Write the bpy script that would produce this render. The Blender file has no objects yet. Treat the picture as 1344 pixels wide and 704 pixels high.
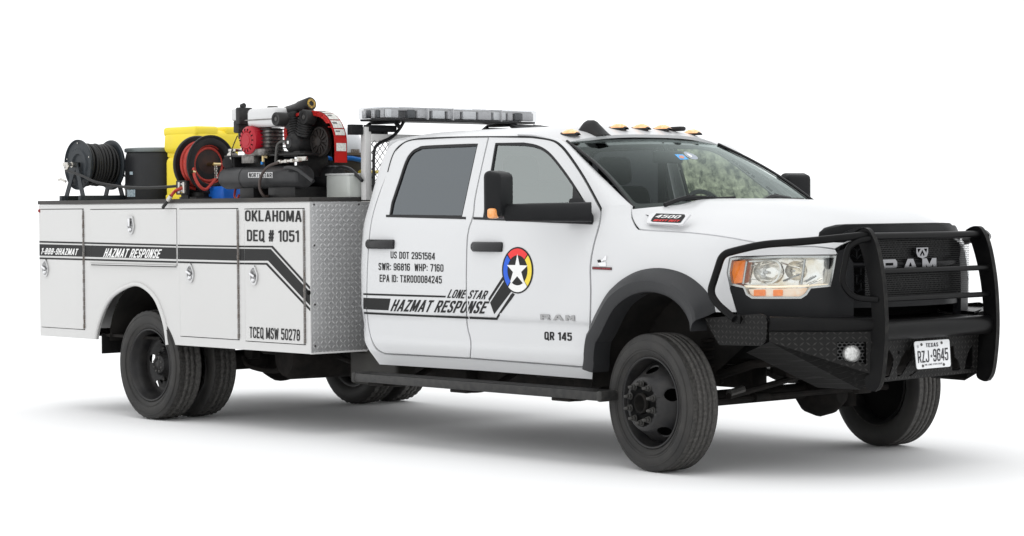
import bpy, bmesh, math, random
import numpy as np
from mathutils import Vector, Matrix, geometry, noise
random.seed(3)
sc = bpy.context.scene
R_ = math.radians

# ------------------------------------------------------------------ camera
F_PX = 3058.23479
CAM = Vector((9.49505819, -10.7053632, 1.53723627))
AF = Vector((-0.7423002, 0.66958677, -0.02537657))
AR = Vector((0.66991864, 0.74240109, -0.00704566))
AU = Vector((-0.01412191, 0.02223023, 0.99965313))
cam_d = bpy.data.cameras.new('camera')
cam = bpy.data.objects.new('camera', cam_d)
sc.collection.objects.link(cam)
m3 = Matrix((AR, AU, -AF)).transposed()
cam.matrix_world = Matrix.Translation(CAM) @ m3.to_4x4()
cam_d.sensor_width = 36.0
cam_d.lens = 36.0 * F_PX / 1344.0
cam_d.clip_end = 2000.0
sc.camera = cam

# ------------------------------------------------------------------ light
wd = bpy.data.worlds.new('World'); sc.world = wd; wd.use_nodes = True
bg = wd.node_tree.nodes['Background']
bg.inputs[0].default_value = (0.98, 0.99, 1.0, 1)
bg.inputs[1].default_value = 1.0
# overcast dome: brightest overhead, evenly white at the horizon
_n = wd.node_tree; _tc = _n.nodes.new('ShaderNodeTexCoord'); _sp = _n.nodes.new('ShaderNodeSeparateXYZ')
_mx = _n.nodes.new('ShaderNodeMath'); _mx.operation = 'MAXIMUM'; _mx.inputs[1].default_value = 0.0
_ma = _n.nodes.new('ShaderNodeMath'); _ma.operation = 'MULTIPLY_ADD'; _ma.inputs[1].default_value = 0.0; _ma.inputs[2].default_value = 1.34
_n.links.new(_tc.outputs['Generated'], _sp.inputs[0]); _n.links.new(_sp.outputs['Z'], _mx.inputs[0]); _n.links.new(_mx.outputs[0], _ma.inputs[0])
_n.links.new(_ma.outputs[0], bg.inputs[1])
sun_d = bpy.data.lights.new('overcast_sun', 'SUN')
sun_d.energy = 0.20; sun_d.angle = R_(20); sun_d.color = (1.0, 0.985, 0.96)
sun = bpy.data.objects.new('overcast_sun', sun_d); sc.collection.objects.link(sun)
sun.rotation_euler = Vector((-0.35, 0.38, -1.0)).to_track_quat('-Z', 'Y').to_euler()
sc.view_settings.view_transform = 'Standard'
sc.view_settings.look = 'None'
sc.view_settings.exposure = 0.0
sc.view_settings.gamma = 1.0
try: sc.view_settings.use_curve_mapping = False
except Exception: pass

# ------------------------------------------------------------------ projection helpers (to read positions off the photograph)
def proj(P):
    d = Vector(P) - CAM; z = d.dot(AF)
    return (672 + F_PX * d.dot(AR) / z, 352 - F_PX * d.dot(AU) / z)
def at(u, v, ax, val):
    d = AF + AR * ((u - 672) / F_PX) - AU * ((v - 352) / F_PX)
    i = 'xyz'.index(ax); t = (val - CAM[i]) / d[i]
    return CAM + d * t
def inv(M, u, v, g=(0, 1)):
    a, b = g
    for _ in range(25):
        p = proj(M(a, b)); e = 1e-4
        pa = proj(M(a + e, b)); pb = proj(M(a, b + e))
        j11 = (pa[0]-p[0])/e; j21 = (pa[1]-p[1])/e; j12 = (pb[0]-p[0])/e; j22 = (pb[1]-p[1])/e
        det = j11*j22 - j12*j21
        if abs(det) < 1e-9: break
        ru, rv = u - p[0], v - p[1]
        da = (ru*j22 - rv*j12)/det; db = (-ru*j21 + rv*j11)/det
        da = max(-.3, min(.3, da)); db = max(-.3, min(.3, db))
        a += da; b += db
        if abs(da) + abs(db) < 1e-6: break
    return (a, b)
def PX(M, pts, g=(0, 1)):
    r = []; last = g
    for p in pts:
        best = None
        for q in (last, g, (last[0]+.2, last[1]), (last[0]-.2, last[1]), (g[0]+.6, g[1]), (g[0]-.6, g[1]), (g[0]-1.2, g[1]), (g[0], g[1]+.4), (g[0], g[1]-.3)):
            c = inv(M, p[0], p[1], q); pr = proj(M(*c)); e = abs(pr[0]-p[0])+abs(pr[1]-p[1])
            if best is None or e < best[0]: best = (e, c)
            if e < .3: break
        if best[0] > 1.5: print('INV', p, round(best[0], 2))
        if best[0] < 3: last = best[1]
        r.append(best[1])
    return r
def interp(xs, ys, x):
    # monotone-ish smooth (cosine-free cubic hermite)
    n = len(xs)
    if x <= xs[0]: return ys[0]
    if x >= xs[-1]: return ys[-1]
    lo = 0
    while xs[lo+1] < x: lo += 1
    def sl(i):
        if i <= 0: return (ys[1]-ys[0])/(xs[1]-xs[0])
        if i >= n-1: return (ys[-1]-ys[-2])/(xs[-1]-xs[-2])
        a = (ys[i]-ys[i-1])/(xs[i]-xs[i-1]); b = (ys[i+1]-ys[i])/(xs[i+1]-xs[i])
        return 0 if a*b <= 0 else 2*a*b/(a+b)
    h = xs[lo+1]-xs[lo]; t = (x-xs[lo])/h
    m0, m1 = sl(lo)*h, sl(lo+1)*h
    return (2*t**3-3*t*t+1)*ys[lo]+(t**3-2*t*t+t)*m0+(-2*t**3+3*t*t)*ys[lo+1]+(t**3-t*t)*m1
def curve_pts(pts, n=8, closed=False):
    # catmull-rom through points
    P = [Vector(p) for p in pts]; out = []
    N = len(P); segs = N if closed else N-1
    for i in range(segs):
        if closed: p0, p1, p2, p3 = P[(i-1) % N], P[i], P[(i+1) % N], P[(i+2) % N]
        else: p0, p1, p2, p3 = P[max(i-1, 0)], P[i], P[i+1], P[min(i+2, N-1)]
        for k in range(n):
            t = k/n
            out.append(0.5*((2*p1)+(p2-p0)*t+(2*p0-5*p1+4*p2-p3)*t*t+(3*p1-p0-3*p2+p3)*t**3))
    if not closed: out.append(P[-1])
    return out
def rnd(pts, r, n=5):
    # fillet corners of a closed polygon; r scalar or list
    out = []; N = len(pts)
    for i in range(N):
        p = Vector(pts[i]); a = Vector(pts[i-1]); b = Vector(pts[(i+1) % N])
        rr = r[i] if isinstance(r, (list, tuple)) else r
        da, db = a-p, b-p
        d = min(rr, da.length*.45, db.length*.45)
        if d < 1e-5: out.append(tuple(p)); continue
        s, e = p+da.normalized()*d, p+db.normalized()*d
        for k in range(n+1):
            t = k/n
            out.append(tuple((1-t)**2*s+2*t*(1-t)*p+t*t*e))
    return out
def fil(pts, r, n=6):
    # fillet corners of an open 3D path
    P = [Vector(p) for p in pts]; out = [P[0]]
    for i in range(1, len(P)-1):
        p = P[i]; da, db = P[i-1]-p, P[i+1]-p
        d = min(r, da.length*.48, db.length*.48)
        s, e = p+da.normalized()*d, p+db.normalized()*d
        for k in range(n+1):
            t = k/n; out.append((1-t)**2*s+2*t*(1-t)*p+t*t*e)
    out.append(P[-1]); return out

# ------------------------------------------------------------------ materials
MAT = {}
def mat(name, col, rough=.5, metal=0., spec=.5, coat=0., coat_r=.08, noise_amt=0., noise_scale=8., noise_col=None,
        bump=0., bump_scale=60., emis=None, rough_var=0., trans=0., ior=1.45, alpha=1.):
    m = bpy.data.materials.new(name); m.use_nodes = True
    nt = m.node_tree; b = nt.nodes['Principled BSDF']
    c = tuple(col)+(1,)
    b.inputs['Base Color'].default_value = c
    b.inputs['Roughness'].default_value = rough; b.inputs['Metallic'].default_value = metal
    b.inputs['Specular IOR Level'].default_value = spec
    b.inputs['Coat Weight'].default_value = coat; b.inputs['Coat Roughness'].default_value = coat_r
    b.inputs['Transmission Weight'].default_value = trans; b.inputs['IOR'].default_value = ior
    tc = nt.nodes.new('ShaderNodeTexCoord')
    if noise_amt > 0:
        n = nt.nodes.new('ShaderNodeTexNoise'); n.inputs['Scale'].default_value = noise_scale; n.inputs['Detail'].default_value = 6
        nt.links.new(tc.outputs['Object'], n.inputs['Vector'])
        r = nt.nodes.new('ShaderNodeValToRGB'); r.color_ramp.elements[0].position = .35; r.color_ramp.elements[1].position = .7
        r.color_ramp.elements[0].color = (0, 0, 0, 1); r.color_ramp.elements[1].color = (1, 1, 1, 1)
        nt.links.new(n.outputs['Fac'], r.inputs['Fac'])
        mx = nt.nodes.new('ShaderNodeMix'); mx.data_type = 'RGBA'
        mx.inputs[6].default_value = c
        nc = noise_col or tuple(x*.5 for x in col)
        mx.inputs[7].default_value = tuple(nc)+(1,)
        ml = nt.nodes.new('ShaderNodeMath'); ml.operation = 'MULTIPLY'; ml.inputs[1].default_value = noise_amt
        nt.links.new(r.outputs['Color'], ml.inputs[0]); nt.links.new(ml.outputs[0], mx.inputs[0])
        nt.links.new(mx.outputs[2], b.inputs['Base Color'])
        if rough_var:
            ma = nt.nodes.new('ShaderNodeMath'); ma.operation = 'MULTIPLY_ADD'; ma.inputs[1].default_value = rough_var; ma.inputs[2].default_value = rough
            nt.links.new(n.outputs['Fac'], ma.inputs[0]); nt.links.new(ma.outputs[0], b.inputs['Roughness'])
    if bump > 0:
        n2 = nt.nodes.new('ShaderNodeTexNoise'); n2.inputs['Scale'].default_value = bump_scale; n2.inputs['Detail'].default_value = 4
        nt.links.new(tc.outputs['Object'], n2.inputs['Vector'])
        bp = nt.nodes.new('ShaderNodeBump'); bp.inputs['Strength'].default_value = bump; bp.inputs['Distance'].default_value = .004
        nt.links.new(n2.outputs['Fac'], bp.inputs['Height']); nt.links.new(bp.outputs['Normal'], b.inputs['Normal'])
    if emis:
        b.inputs['Emission Color'].default_value = tuple(emis[:3])+(1,); b.inputs['Emission Strength'].default_value = emis[3]
    MAT[name] = m; return m
def glass(name, tint, ior=1.5, rough=.0, pattern=None, gcol=(.95, .97, 1.)):
    m = bpy.data.materials.new(name); m.use_nodes = True; nt = m.node_tree
    for n in list(nt.nodes): nt.nodes.remove(n)
    o = nt.nodes.new('ShaderNodeOutputMaterial'); mx = nt.nodes.new('ShaderNodeMixShader')
    t = nt.nodes.new('ShaderNodeBsdfTransparent'); g = nt.nodes.new('ShaderNodeBsdfGlossy'); lw = nt.nodes.new('ShaderNodeLayerWeight'); lw.inputs['Blend'].default_value = .5; pw = nt.nodes.new('ShaderNodeMath'); pw.operation = 'POWER'; pw.inputs[1].default_value = 5.; fr = nt.nodes.new('ShaderNodeMath'); fr.operation = 'MULTIPLY_ADD'; f0 = ((ior-1)/(ior+1))**2
    t.inputs['Color'].default_value = tuple(tint)+(1,); g.inputs['Roughness'].default_value = rough
    g.inputs['Color'].default_value = tuple(gcol)+(1,)
    nt.links.new(lw.outputs['Facing'], pw.inputs[0]); nt.links.new(pw.outputs[0], fr.inputs[0]); fr.inputs[1].default_value = 1-f0; fr.inputs[2].default_value = f0
    if pattern:
        tc = nt.nodes.new('ShaderNodeTexCoord'); mp = nt.nodes.new('ShaderNodeMapping'); mp.inputs['Scale'].default_value = (1, 1, 1)
        n = nt.nodes.new('ShaderNodeTexNoise'); n.inputs['Scale'].default_value = pattern[0]; n.inputs['Detail'].default_value = 9; n.inputs['Roughness'].default_value = .68
        n.inputs['Distortion'].default_value = .5
        nt.links.new(tc.outputs['Object'], mp.inputs[0]); nt.links.new(mp.outputs[0], n.inputs['Vector'])
        r = nt.nodes.new('ShaderNodeValToRGB'); r.color_ramp.elements[0].position = .38; r.color_ramp.elements[1].position = .66
        r.color_ramp.elements[0].color = tuple(pattern[1])+(1,); r.color_ramp.elements[1].color = tuple(pattern[2])+(1,)
        nt.links.new(n.outputs['Fac'], r.inputs['Fac']); nt.links.new(r.outputs['Color'], t.inputs['Color'])
    nt.links.new(fr.outputs[0], mx.inputs[0]); nt.links.new(t.outputs[0], mx.inputs[1]); nt.links.new(g.outputs[0], mx.inputs[2])
    nt.links.new(mx.outputs[0], o.inputs['Surface']); MAT[name] = m; return m
def treadplate(name, col, rough, metal, s=.03, amt=.6, axes='XZ', contrast=0.0, nv=0.3):
    """diamond tread plate: raised lozenges alternating at +-45 degrees"""
    m = bpy.data.materials.new(name); m.use_nodes = True; nt = m.node_tree; b = nt.nodes['Principled BSDF']
    b.inputs['Base Color'].default_value = tuple(col)+(1,); b.inputs['Roughness'].default_value = rough; b.inputs['Metallic'].default_value = metal
    N = nt.nodes.new; L = nt.links.new
    tc = N('ShaderNodeTexCoord'); sp = N('ShaderNodeSeparateXYZ'); L(tc.outputs['Object'], sp.inputs[0])
    def mth(op, a, b_=None, c=None):
        n = N('ShaderNodeMath'); n.operation = op
        for i, q in enumerate((a, b_, c)):
            if q is None: continue
            if isinstance(q, (int, float)): n.inputs[i].default_value = q
            else: L(q, n.inputs[i])
        return n.outputs[0]
    U = mth('MULTIPLY', sp.outputs[axes[0]], 1/s); V = mth('MULTIPLY', sp.outputs[axes[1]], 1/s)
    fu = mth('SUBTRACT', mth('FRACT', U), .5); fv = mth('SUBTRACT', mth('FRACT', V), .5)
    ch = mth('MULTIPLY_ADD', mth('MODULO', mth('ADD', mth('ABSOLUTE', mth('FLOOR', U)), mth('ABSOLUTE', mth('FLOOR', V))), 2), 2, -1)
    d1 = mth('ADD', fu, mth('MULTIPLY', fv, ch)); d2 = mth('SUBTRACT', fu, mth('MULTIPLY', fv, ch))
    e = mth('ADD', mth('MULTIPLY', mth('ABSOLUTE', d1), 1.12), mth('MULTIPLY', mth('ABSOLUTE', d2), 3.6))
    h = mth('SMOOTH_MIN', mth('MAXIMUM', mth('SUBTRACT', 1.0, e), 0.), .5, .1)
    bp = N('ShaderNodeBump'); bp.inputs['Strength'].default_value = amt; bp.inputs['Distance'].default_value = s*.12
    L(h, bp.inputs['Height']); L(bp.outputs['Normal'], b.inputs['Normal'])
    b.inputs['Specular IOR Level'].default_value = .5 if metal else .2
    nz = N('ShaderNodeTexNoise'); nz.inputs['Scale'].default_value = 3.; nz.inputs['Detail'].default_value = 5; L(tc.outputs['Object'], nz.inputs['Vector'])
    L(mth('MULTIPLY_ADD', nz.outputs['Fac'], nv, rough-nv*.5), b.inputs['Roughness'])
    if contrast:
        mx = N('ShaderNodeMix'); mx.data_type = 'RGBA'; mx.inputs[6].default_value = tuple(col)+(1,)
        mx.inputs[7].default_value = tuple(min(1, c*(1+contrast)) for c in col)+(1,)
        L(mth('MULTIPLY', h, 2.), mx.inputs[0]); L(mx.outputs[2], b.inputs['Base Color'])
    MAT[name] = m; return m
def perf(name, col, s, r, rough=.4, metal=.0, axes='YZ', hexa=True, spec=.5):
    """perforated / expanded sheet: real holes by transparency"""
    m = bpy.data.materials.new(name); m.use_nodes = True; nt = m.node_tree; b = nt.nodes['Principled BSDF']
    b.inputs['Base Color'].default_value = tuple(col)+(1,); b.inputs['Roughness'].default_value = rough; b.inputs['Metallic'].default_value = metal
    b.inputs['Specular IOR Level'].default_value = spec
    N = nt.nodes.new; L = nt.links.new
    tc = N('ShaderNodeTexCoord'); sp = N('ShaderNodeSeparateXYZ'); L(tc.outputs['Object'], sp.inputs[0])
    def mth(op, a, b_=None, c=None):
        n = N('ShaderNodeMath'); n.operation = op
        for i, q in enumerate((a, b_, c)):
            if q is None: continue
            if isinstance(q, (int, float)): n.inputs[i].default_value = q
            else: L(q, n.inputs[i])
        return n.outputs[0]
    U = mth('MULTIPLY', sp.outputs[axes[0]], 1/s); V = mth('MULTIPLY', sp.outputs[axes[1]], 1/(s*.87))
    row = mth('MODULO', mth('ABSOLUTE', mth('FLOOR', V)), 2)
    fu = mth('SUBTRACT', mth('FRACT', mth('ADD', U, mth('MULTIPLY', row, .5))), .5); fv = mth('SUBTRACT', mth('FRACT', V), .5)
    d = mth('SQRT', mth('ADD', mth('MULTIPLY', fu, fu), mth('MULTIPLY', fv, fv)))
    a = mth('GREATER_THAN', d, r)
    L(a, b.inputs['Alpha']); MAT[name] = m; return m

WHITE = mat('white_paint', (.635, .64, .647), .3, spec=.25, coat=.08, noise_amt=.10, noise_scale=1.2, noise_col=(.60, .60, .595), bump=.02, bump_scale=2.5)
BWHITE = mat('white_body_paint', (.60, .597, .588), .38, spec=.25, coat=.05, noise_amt=.15, noise_scale=1.5, noise_col=(.555, .55, .54), bump=.04, bump_scale=2.0)
BLACK = mat('black_powder_coat', (.0035, .0035, .0038), .28, spec=.14, noise_amt=.5, noise_scale=9, noise_col=(.009, .0088, .0085), rough_var=.2)
PLAST = mat('textured_black_plastic', (.007, .0075, .0085), .45, spec=.22, bump=.25, bump_scale=500, noise_amt=.5, noise_scale=5, noise_col=(.014, .014, .015))
FLARE = mat('flare_plastic', (.022, .023, .025), .46, spec=.42, noise_amt=.5, noise_scale=4, noise_col=(.032, .032, .033), bump=.15, bump_scale=400)
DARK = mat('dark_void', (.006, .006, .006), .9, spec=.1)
UNDER = mat('undercarriage', (.008, .0075, .007), .75, spec=.15, noise_amt=.8, noise_scale=12, noise_col=(.020, .017, .015), bump=.5, bump_scale=30)
RUBBER = mat('tyre_rubber', (.040, .0385, .0365), .68, spec=.3, noise_amt=.7, noise_scale=60, noise_col=(.105, .10, .093), bump=.6, bump_scale=260)
RUBBER2 = mat('tyre_sidewall', (.026, .0255, .025), .58, spec=.3, noise_amt=.55, noise_scale=7, noise_col=(.050, .047, .043), bump=.2, bump_scale=200)
RIM = mat('black_rim', (.009, .009, .010), .28, spec=.4, noise_amt=.6, noise_scale=12, noise_col=(.03, .028, .026), rough_var=.25)
STEEL = mat('dull_steel', (.10, .098, .095), .45, metal=.6, noise_amt=.5, noise_scale=30, noise_col=(.05, .045, .04))
CHROME = mat('chrome', (.75, .75, .76), .1, metal=1.)
ALU = mat('polished_latch', (.62, .62, .62), .18, metal=1., noise_amt=.3, noise_scale=30)
TINK = mat('ink_black', (.012, .012, .012), .5, spec=.3)
TWHT = mat('ink_white', (.80, .80, .79), .5, spec=.3)
RED = mat('decal_red', (.78, .03, .03), .45); BLUE = mat('decal_blue', (.01, .10, .62), .45); YEL = mat('decal_yellow', (.80, .62, .05), .45)
AMBER = mat('amber_lens', (.85, .30, .06), .2, spec=.5, coat=.5, noise_amt=.6, noise_scale=60, noise_col=(.9, .55, .3))
AMBERL = mat('lit_amber_lens', (.9, .42, .16), .2, coat=.5, noise_amt=.6, noise_scale=50, noise_col=(.95, .72, .5), emis=(1., .45, .15, .25))
TINTG = glass('privacy_glass', (.10, .108, .12), 2.3, gcol=(.88, .95, 1.))
FGLASS = glass('door_glass', (.60, .645, .635), 3.3, gcol=(.90, .97, .95))
WGLASS = glass('windscreen_glass', (.80, .85, .83), 1.22, gcol=(.60, .68, .66))
FARGL = glass('far_glass_painted_grass', (.5, .55, .5), 1.45, pattern=(17., (.022, .03, .016), (.30, .33, .23)))  # mottled green view of grass painted into the glass tint
FABRIC = mat('seat_cloth', (.018, .018, .02), .85, spec=.2, bump=.3, bump_scale=200)
TREADA = treadplate('aluminium_tread_plate', (.56, .56, .56), .34, .7, s=.033, amt=1., axes='YZ', contrast=.3)
TREADB = treadplate('black_tread_plate', (.005, .0048, .0046), .5, .0, s=.030, amt=.9, axes='XZ', contrast=4.5, nv=.2)
TREADD = treadplate('shaded_tread_plate', (.004, .0038, .0036), .5, .0, s=.036, amt=.7, axes='YZ', contrast=2., nv=.2)  # darker copy of the black tread plate, underside shade put into its colour
TREADC = treadplate('black_tread_plate_front', (.005, .0048, .0046), .5, .0, s=.030, amt=.9, axes='YZ', contrast=4.5, nv=.2)

# ------------------------------------------------------------------ object helpers
col = sc.collection; WP = {}
def link(o, parent):
    col.objects.link(o)
    if parent: o.parent = parent
def empty(name, loc, parent=None, label=None, cat=None, group=None, rz=0):
    o = bpy.data.objects.new(name, None); o.empty_display_size = .1; link(o, parent)
    base = WP[parent.name] if parent else Vector((0, 0, 0))
    o.location = Vector(loc) - base; o.rotation_euler = (0, 0, rz); WP[o.name] = Vector(loc)
    if label: o['label'] = label
    if cat: o['category'] = cat
    if group: o['group'] = group
    return o
def mk(name, bm, m, parent=None, smooth=38, local=False, mats=None):
    if not local and parent is not None: bmesh.ops.translate(bm, verts=bm.verts, vec=-WP[parent.name])
    if smooth:
        ca = math.radians(smooth)
        for f in bm.faces: f.smooth = True
        for e in bm.edges:
            if len(e.link_faces) == 2 and e.calc_face_angle(0) > ca: e.smooth = False
    me = bpy.data.meshes.new(name); bm.to_mesh(me); bm.free()
    for q in (mats or [m]): me.materials.append(q)
    o = bpy.data.objects.new(name, me); link(o, parent)
    WP[o.name] = WP[parent.name].copy() if parent else Vector((0, 0, 0))
    return o
def tag(o, label=None, cat=None, group=None, kind=None):
    if label: o['label'] = label
    if cat: o['category'] = cat
    if group: o['group'] = group
    if kind: o['kind'] = kind
    return o
def BM(): return bmesh.new()
def box(bm, c, s, bev=.0, rot=None, seg=2):
    r = bmesh.ops.create_cube(bm, size=1.0); vs = r['verts']
    bmesh.ops.scale(bm, vec=Vector(s), verts=vs)
    if bev > 0:
        es = list({e for v in vs for e in v.link_edges})
        rr = bmesh.ops.bevel(bm, geom=es, offset=bev, segments=seg, affect='EDGES', profile=.5)
        vs = list({v for f in rr['faces'] for v in f.verts} | {v for v in vs if v.is_valid})
    if rot is not None: bmesh.ops.transform(bm, matrix=rot, verts=vs)
    bmesh.ops.translate(bm, vec=Vector(c), verts=vs)
    return vs
def frame(d, up=None):
    d = d.normalized(); up = up or Vector((0, 0, 1))
    if abs(d.dot(up)) > .98: up = Vector((1, 0, 0))
    a = d.cross(up).normalized(); b = a.cross(d).normalized()
    return a, b
def tube(bm, pts, r, seg=12, cap=True, closed=False, flat=None):
    P = [Vector(p) for p in pts]; n = len(P); rings = []; a = None
    for i, p in enumerate(P):
        if closed: d = P[(i+1) % n]-P[i-1]
        else: d = P[min(i+1, n-1)]-P[max(i-1, 0)]
        d.normalize()
        if a is None: a, b = frame(d)
        else:
            a = (a - d*a.dot(d)).normalized(); b = a.cross(d).normalized() if False else d.cross(a).normalized()*-1
        b = a.cross(d).normalized()
        rr = r[i] if isinstance(r, (list, tuple)) else r
        fl = flat or 1.
        rings.append([bm.verts.new(p+a*(rr*math.cos(2*math.pi*k/seg))+b*(rr*fl*math.sin(2*math.pi*k/seg))) for k in range(seg)])
    for i in range(n if closed else n-1):
        A, B = rings[i], rings[(i+1) % n]
        for k in range(seg): bm.faces.new((A[k], A[(k+1) % seg], B[(k+1) % seg], B[k]))
    if cap and not closed:
        bm.faces.new(rings[0][::-1]); bm.faces.new(rings[-1])
    return bm
def cyl(bm, a, b, r, seg=20, r2=None): return tube(bm, [a, b], [r, r if r2 is None else r2], seg)
def lathe(bm, prof, c, axis=(0, -1, 0), seg=48, closed=False):
    """prof: list of (radius, distance along axis)"""
    ax = Vector(axis).normalized(); a, b = frame(ax); c = Vector(c); rings = []
    for (r, h) in prof:
        if r < 1e-5: rings.append([bm.verts.new(c+ax*h)])
        else: rings.append([bm.verts.new(c+ax*h+a*(r*math.cos(2*math.pi*k/seg))+b*(r*math.sin(2*math.pi*k/seg))) for k in range(seg)])
    N = len(rings)
    for i in range(N if closed else N-1):
        A, B = rings[i], rings[(i+1) % N]
        for k in range(seg):
            q = (k+1) % seg
            if len(A) == 1 and len(B) == 1: continue
            if len(A) == 1: bm.faces.new((A[0], B[q], B[k]))
            elif len(B) == 1: bm.faces.new((A[k], A[q], B[0]))
            else: bm.faces.new((A[k], A[q], B[q], B[k]))
    return bm
def loft(bm, rows, closed=False):
    V = [[bm.verts.new(Vector(p)) for p in r] for r in rows]
    n = len(V[0])
    for i in range(len(V)-1):
        for k in range(n if closed else n-1):
            q = (k+1) % n
            try: bm.faces.new((V[i][k], V[i][q], V[i+1][q], V[i+1][k]))
            except ValueError: pass
    return V
def solid(bm, t):
    """give an open sheet real thickness"""
    bmesh.ops.recalc_face_normals(bm, faces=bm.faces)
    bmesh.ops.solidify(bm, geom=list(bm.faces), thickness=t)
def prism(bm, pts2, M3, t0, t1):
    """extrude polygon pts2 (a,b) : M3(a,b,t)->xyz between t0 and t1"""
    A = [bm.verts.new(Vector(M3(a, b, t0))) for a, b in pts2]; B = [bm.verts.new(Vector(M3(a, b, t1))) for a, b in pts2]
    n = len(A)
    for i in range(n): bm.faces.new((A[i], A[(i+1) % n], B[(i+1) % n], B[i]))
    bm.faces.new(A[::-1]); bm.faces.new(B)
    bmesh.ops.recalc_face_normals(bm, faces=bm.faces)
def nrm(M, a, b, out):
    e = 1e-3
    n = (Vector(M(a+e, b))-Vector(M(a-e, b))).cross(Vector(M(a, b+e))-Vector(M(a, b-e)))
    n.normalize()
    return n if n.dot(out) > 0 else -n
def slice2(bm, h):
    xs = [v.co.x for v in bm.verts]; ys = [v.co.y for v in bm.verts]
    for ax, (lo, hi) in ((0, (min(xs), max(xs))), (1, (min(ys), max(ys)))):
        hh = h[ax]
        if not hh: continue
        k = math.floor(lo/hh)+1
        while k*hh < hi:
            n = Vector((1, 0, 0)) if ax == 0 else Vector((0, 1, 0)); c = n*(k*hh)
            if k*hh-lo > 1e-4 and hi-k*hh > 1e-4:
                bmesh.ops.bisect_plane(bm, geom=bm.verts[:]+bm.edges[:]+bm.faces[:], plane_co=c, plane_no=n, dist=1e-6)
            k += 1
def tess(polys):
    """bmesh of flat polygon with holes in the XY plane"""
    V = [[Vector((p[0], p[1], 0)) for p in poly] for poly in polys]
    tris = geometry.tessellate_polygon(V)
    bm = BM(); vs = [bm.verts.new(p) for poly in V for p in poly]
    for t in tris:
        try: bm.faces.new([vs[i] for i in t])
        except ValueError: pass
    bmesh.ops.remove_doubles(bm, verts=bm.verts, dist=1e-6)
    for f in bm.faces:
        f.normal_update()
        if f.normal.z < 0: f.normal_flip()
    return bm
def surf_obj(name, fb, M, out, m, parent, off=0., depth=0., h=(.05, .05), bev=.0):
    """map a flat bmesh onto surface M, exact normals, optional rolled flange of given depth"""
    out = Vector(out)
    if h: slice2(fb, h)
    fb.verts.index_update(); fb.faces.index_update(); fb.edges.index_update(); fb.verts.ensure_lookup_table(); fb.faces.ensure_lookup_table()
    base = WP[parent.name] if parent else Vector((0, 0, 0))
    P = []; Nn = []
    for v in fb.verts:
        n = nrm(M, v.co.x, v.co.y, out); P.append(Vector(M(v.co.x, v.co.y))+n*(off+v.co.z)-base); Nn.append(n)
    verts = [p.copy() for p in P]; faces = []; ln = []
    flip = None
    for f in fb.faces:
        idx = [v.index for v in f.verts]
        if flip is None:
            q = (P[idx[1]]-P[idx[0]]).cross(P[idx[2]]-P[idx[0]])
            if q.length > 1e-12: flip = q.dot(Nn[idx[0]]) < 0
        if flip: idx = idx[::-1]
        faces.append(idx); ln += [Nn[i] for i in idx]
    if depth > 0:
        for e in fb.edges:
            if len(e.link_faces) != 1: continue
            f = e.link_faces[0]
            # order edge as in face
            vs = [l.vert for l in f.loops]; i = [l.edge for l in f.loops].index(e)
            a, b = f.loops[i].vert.index, f.loops[i].link_loop_next.vert.index
            if flip: a, b = b, a
            na, nb = Nn[a], Nn[b]; t = (P[b]-P[a])
            if t.length < 1e-9: continue
            t.normalize(); on = t.cross(na+nb).normalized()
            r = min(depth*.5, bev) if bev else 0
            if r > 0:
                # small rounded lip: front vert -> chamfer ring -> back
                ringsA = [P[a], P[a]+on*0-na*0]; 
            k = len(verts)
            verts += [P[a].copy(), P[b].copy(), P[b]-nb*depth, P[a]-na*depth]
            faces.append([k+1, k, k+3, k+2]); ln += [on]*4
    me = bpy.data.meshes.new(name); me.from_pydata([tuple(v) for v in verts], [], faces)
    me.polygons.foreach_set('use_smooth', [True]*len(faces))
    me.update()
    if len(me.loops) == len(ln): me.normals_split_custom_set([tuple(n) for n in ln])
    me.materials.append(m)
    o = bpy.data.objects.new(name, me); link(o, parent); WP[o.name] = base.copy(); fb.free()
    return o
def panel(name, poly, M, out, m, parent, holes=(), off=0., depth=.0, h=(.05, .05)):
    return surf_obj(name, tess([poly]+list(holes)), M, out, m, parent, off, depth, h)
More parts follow.
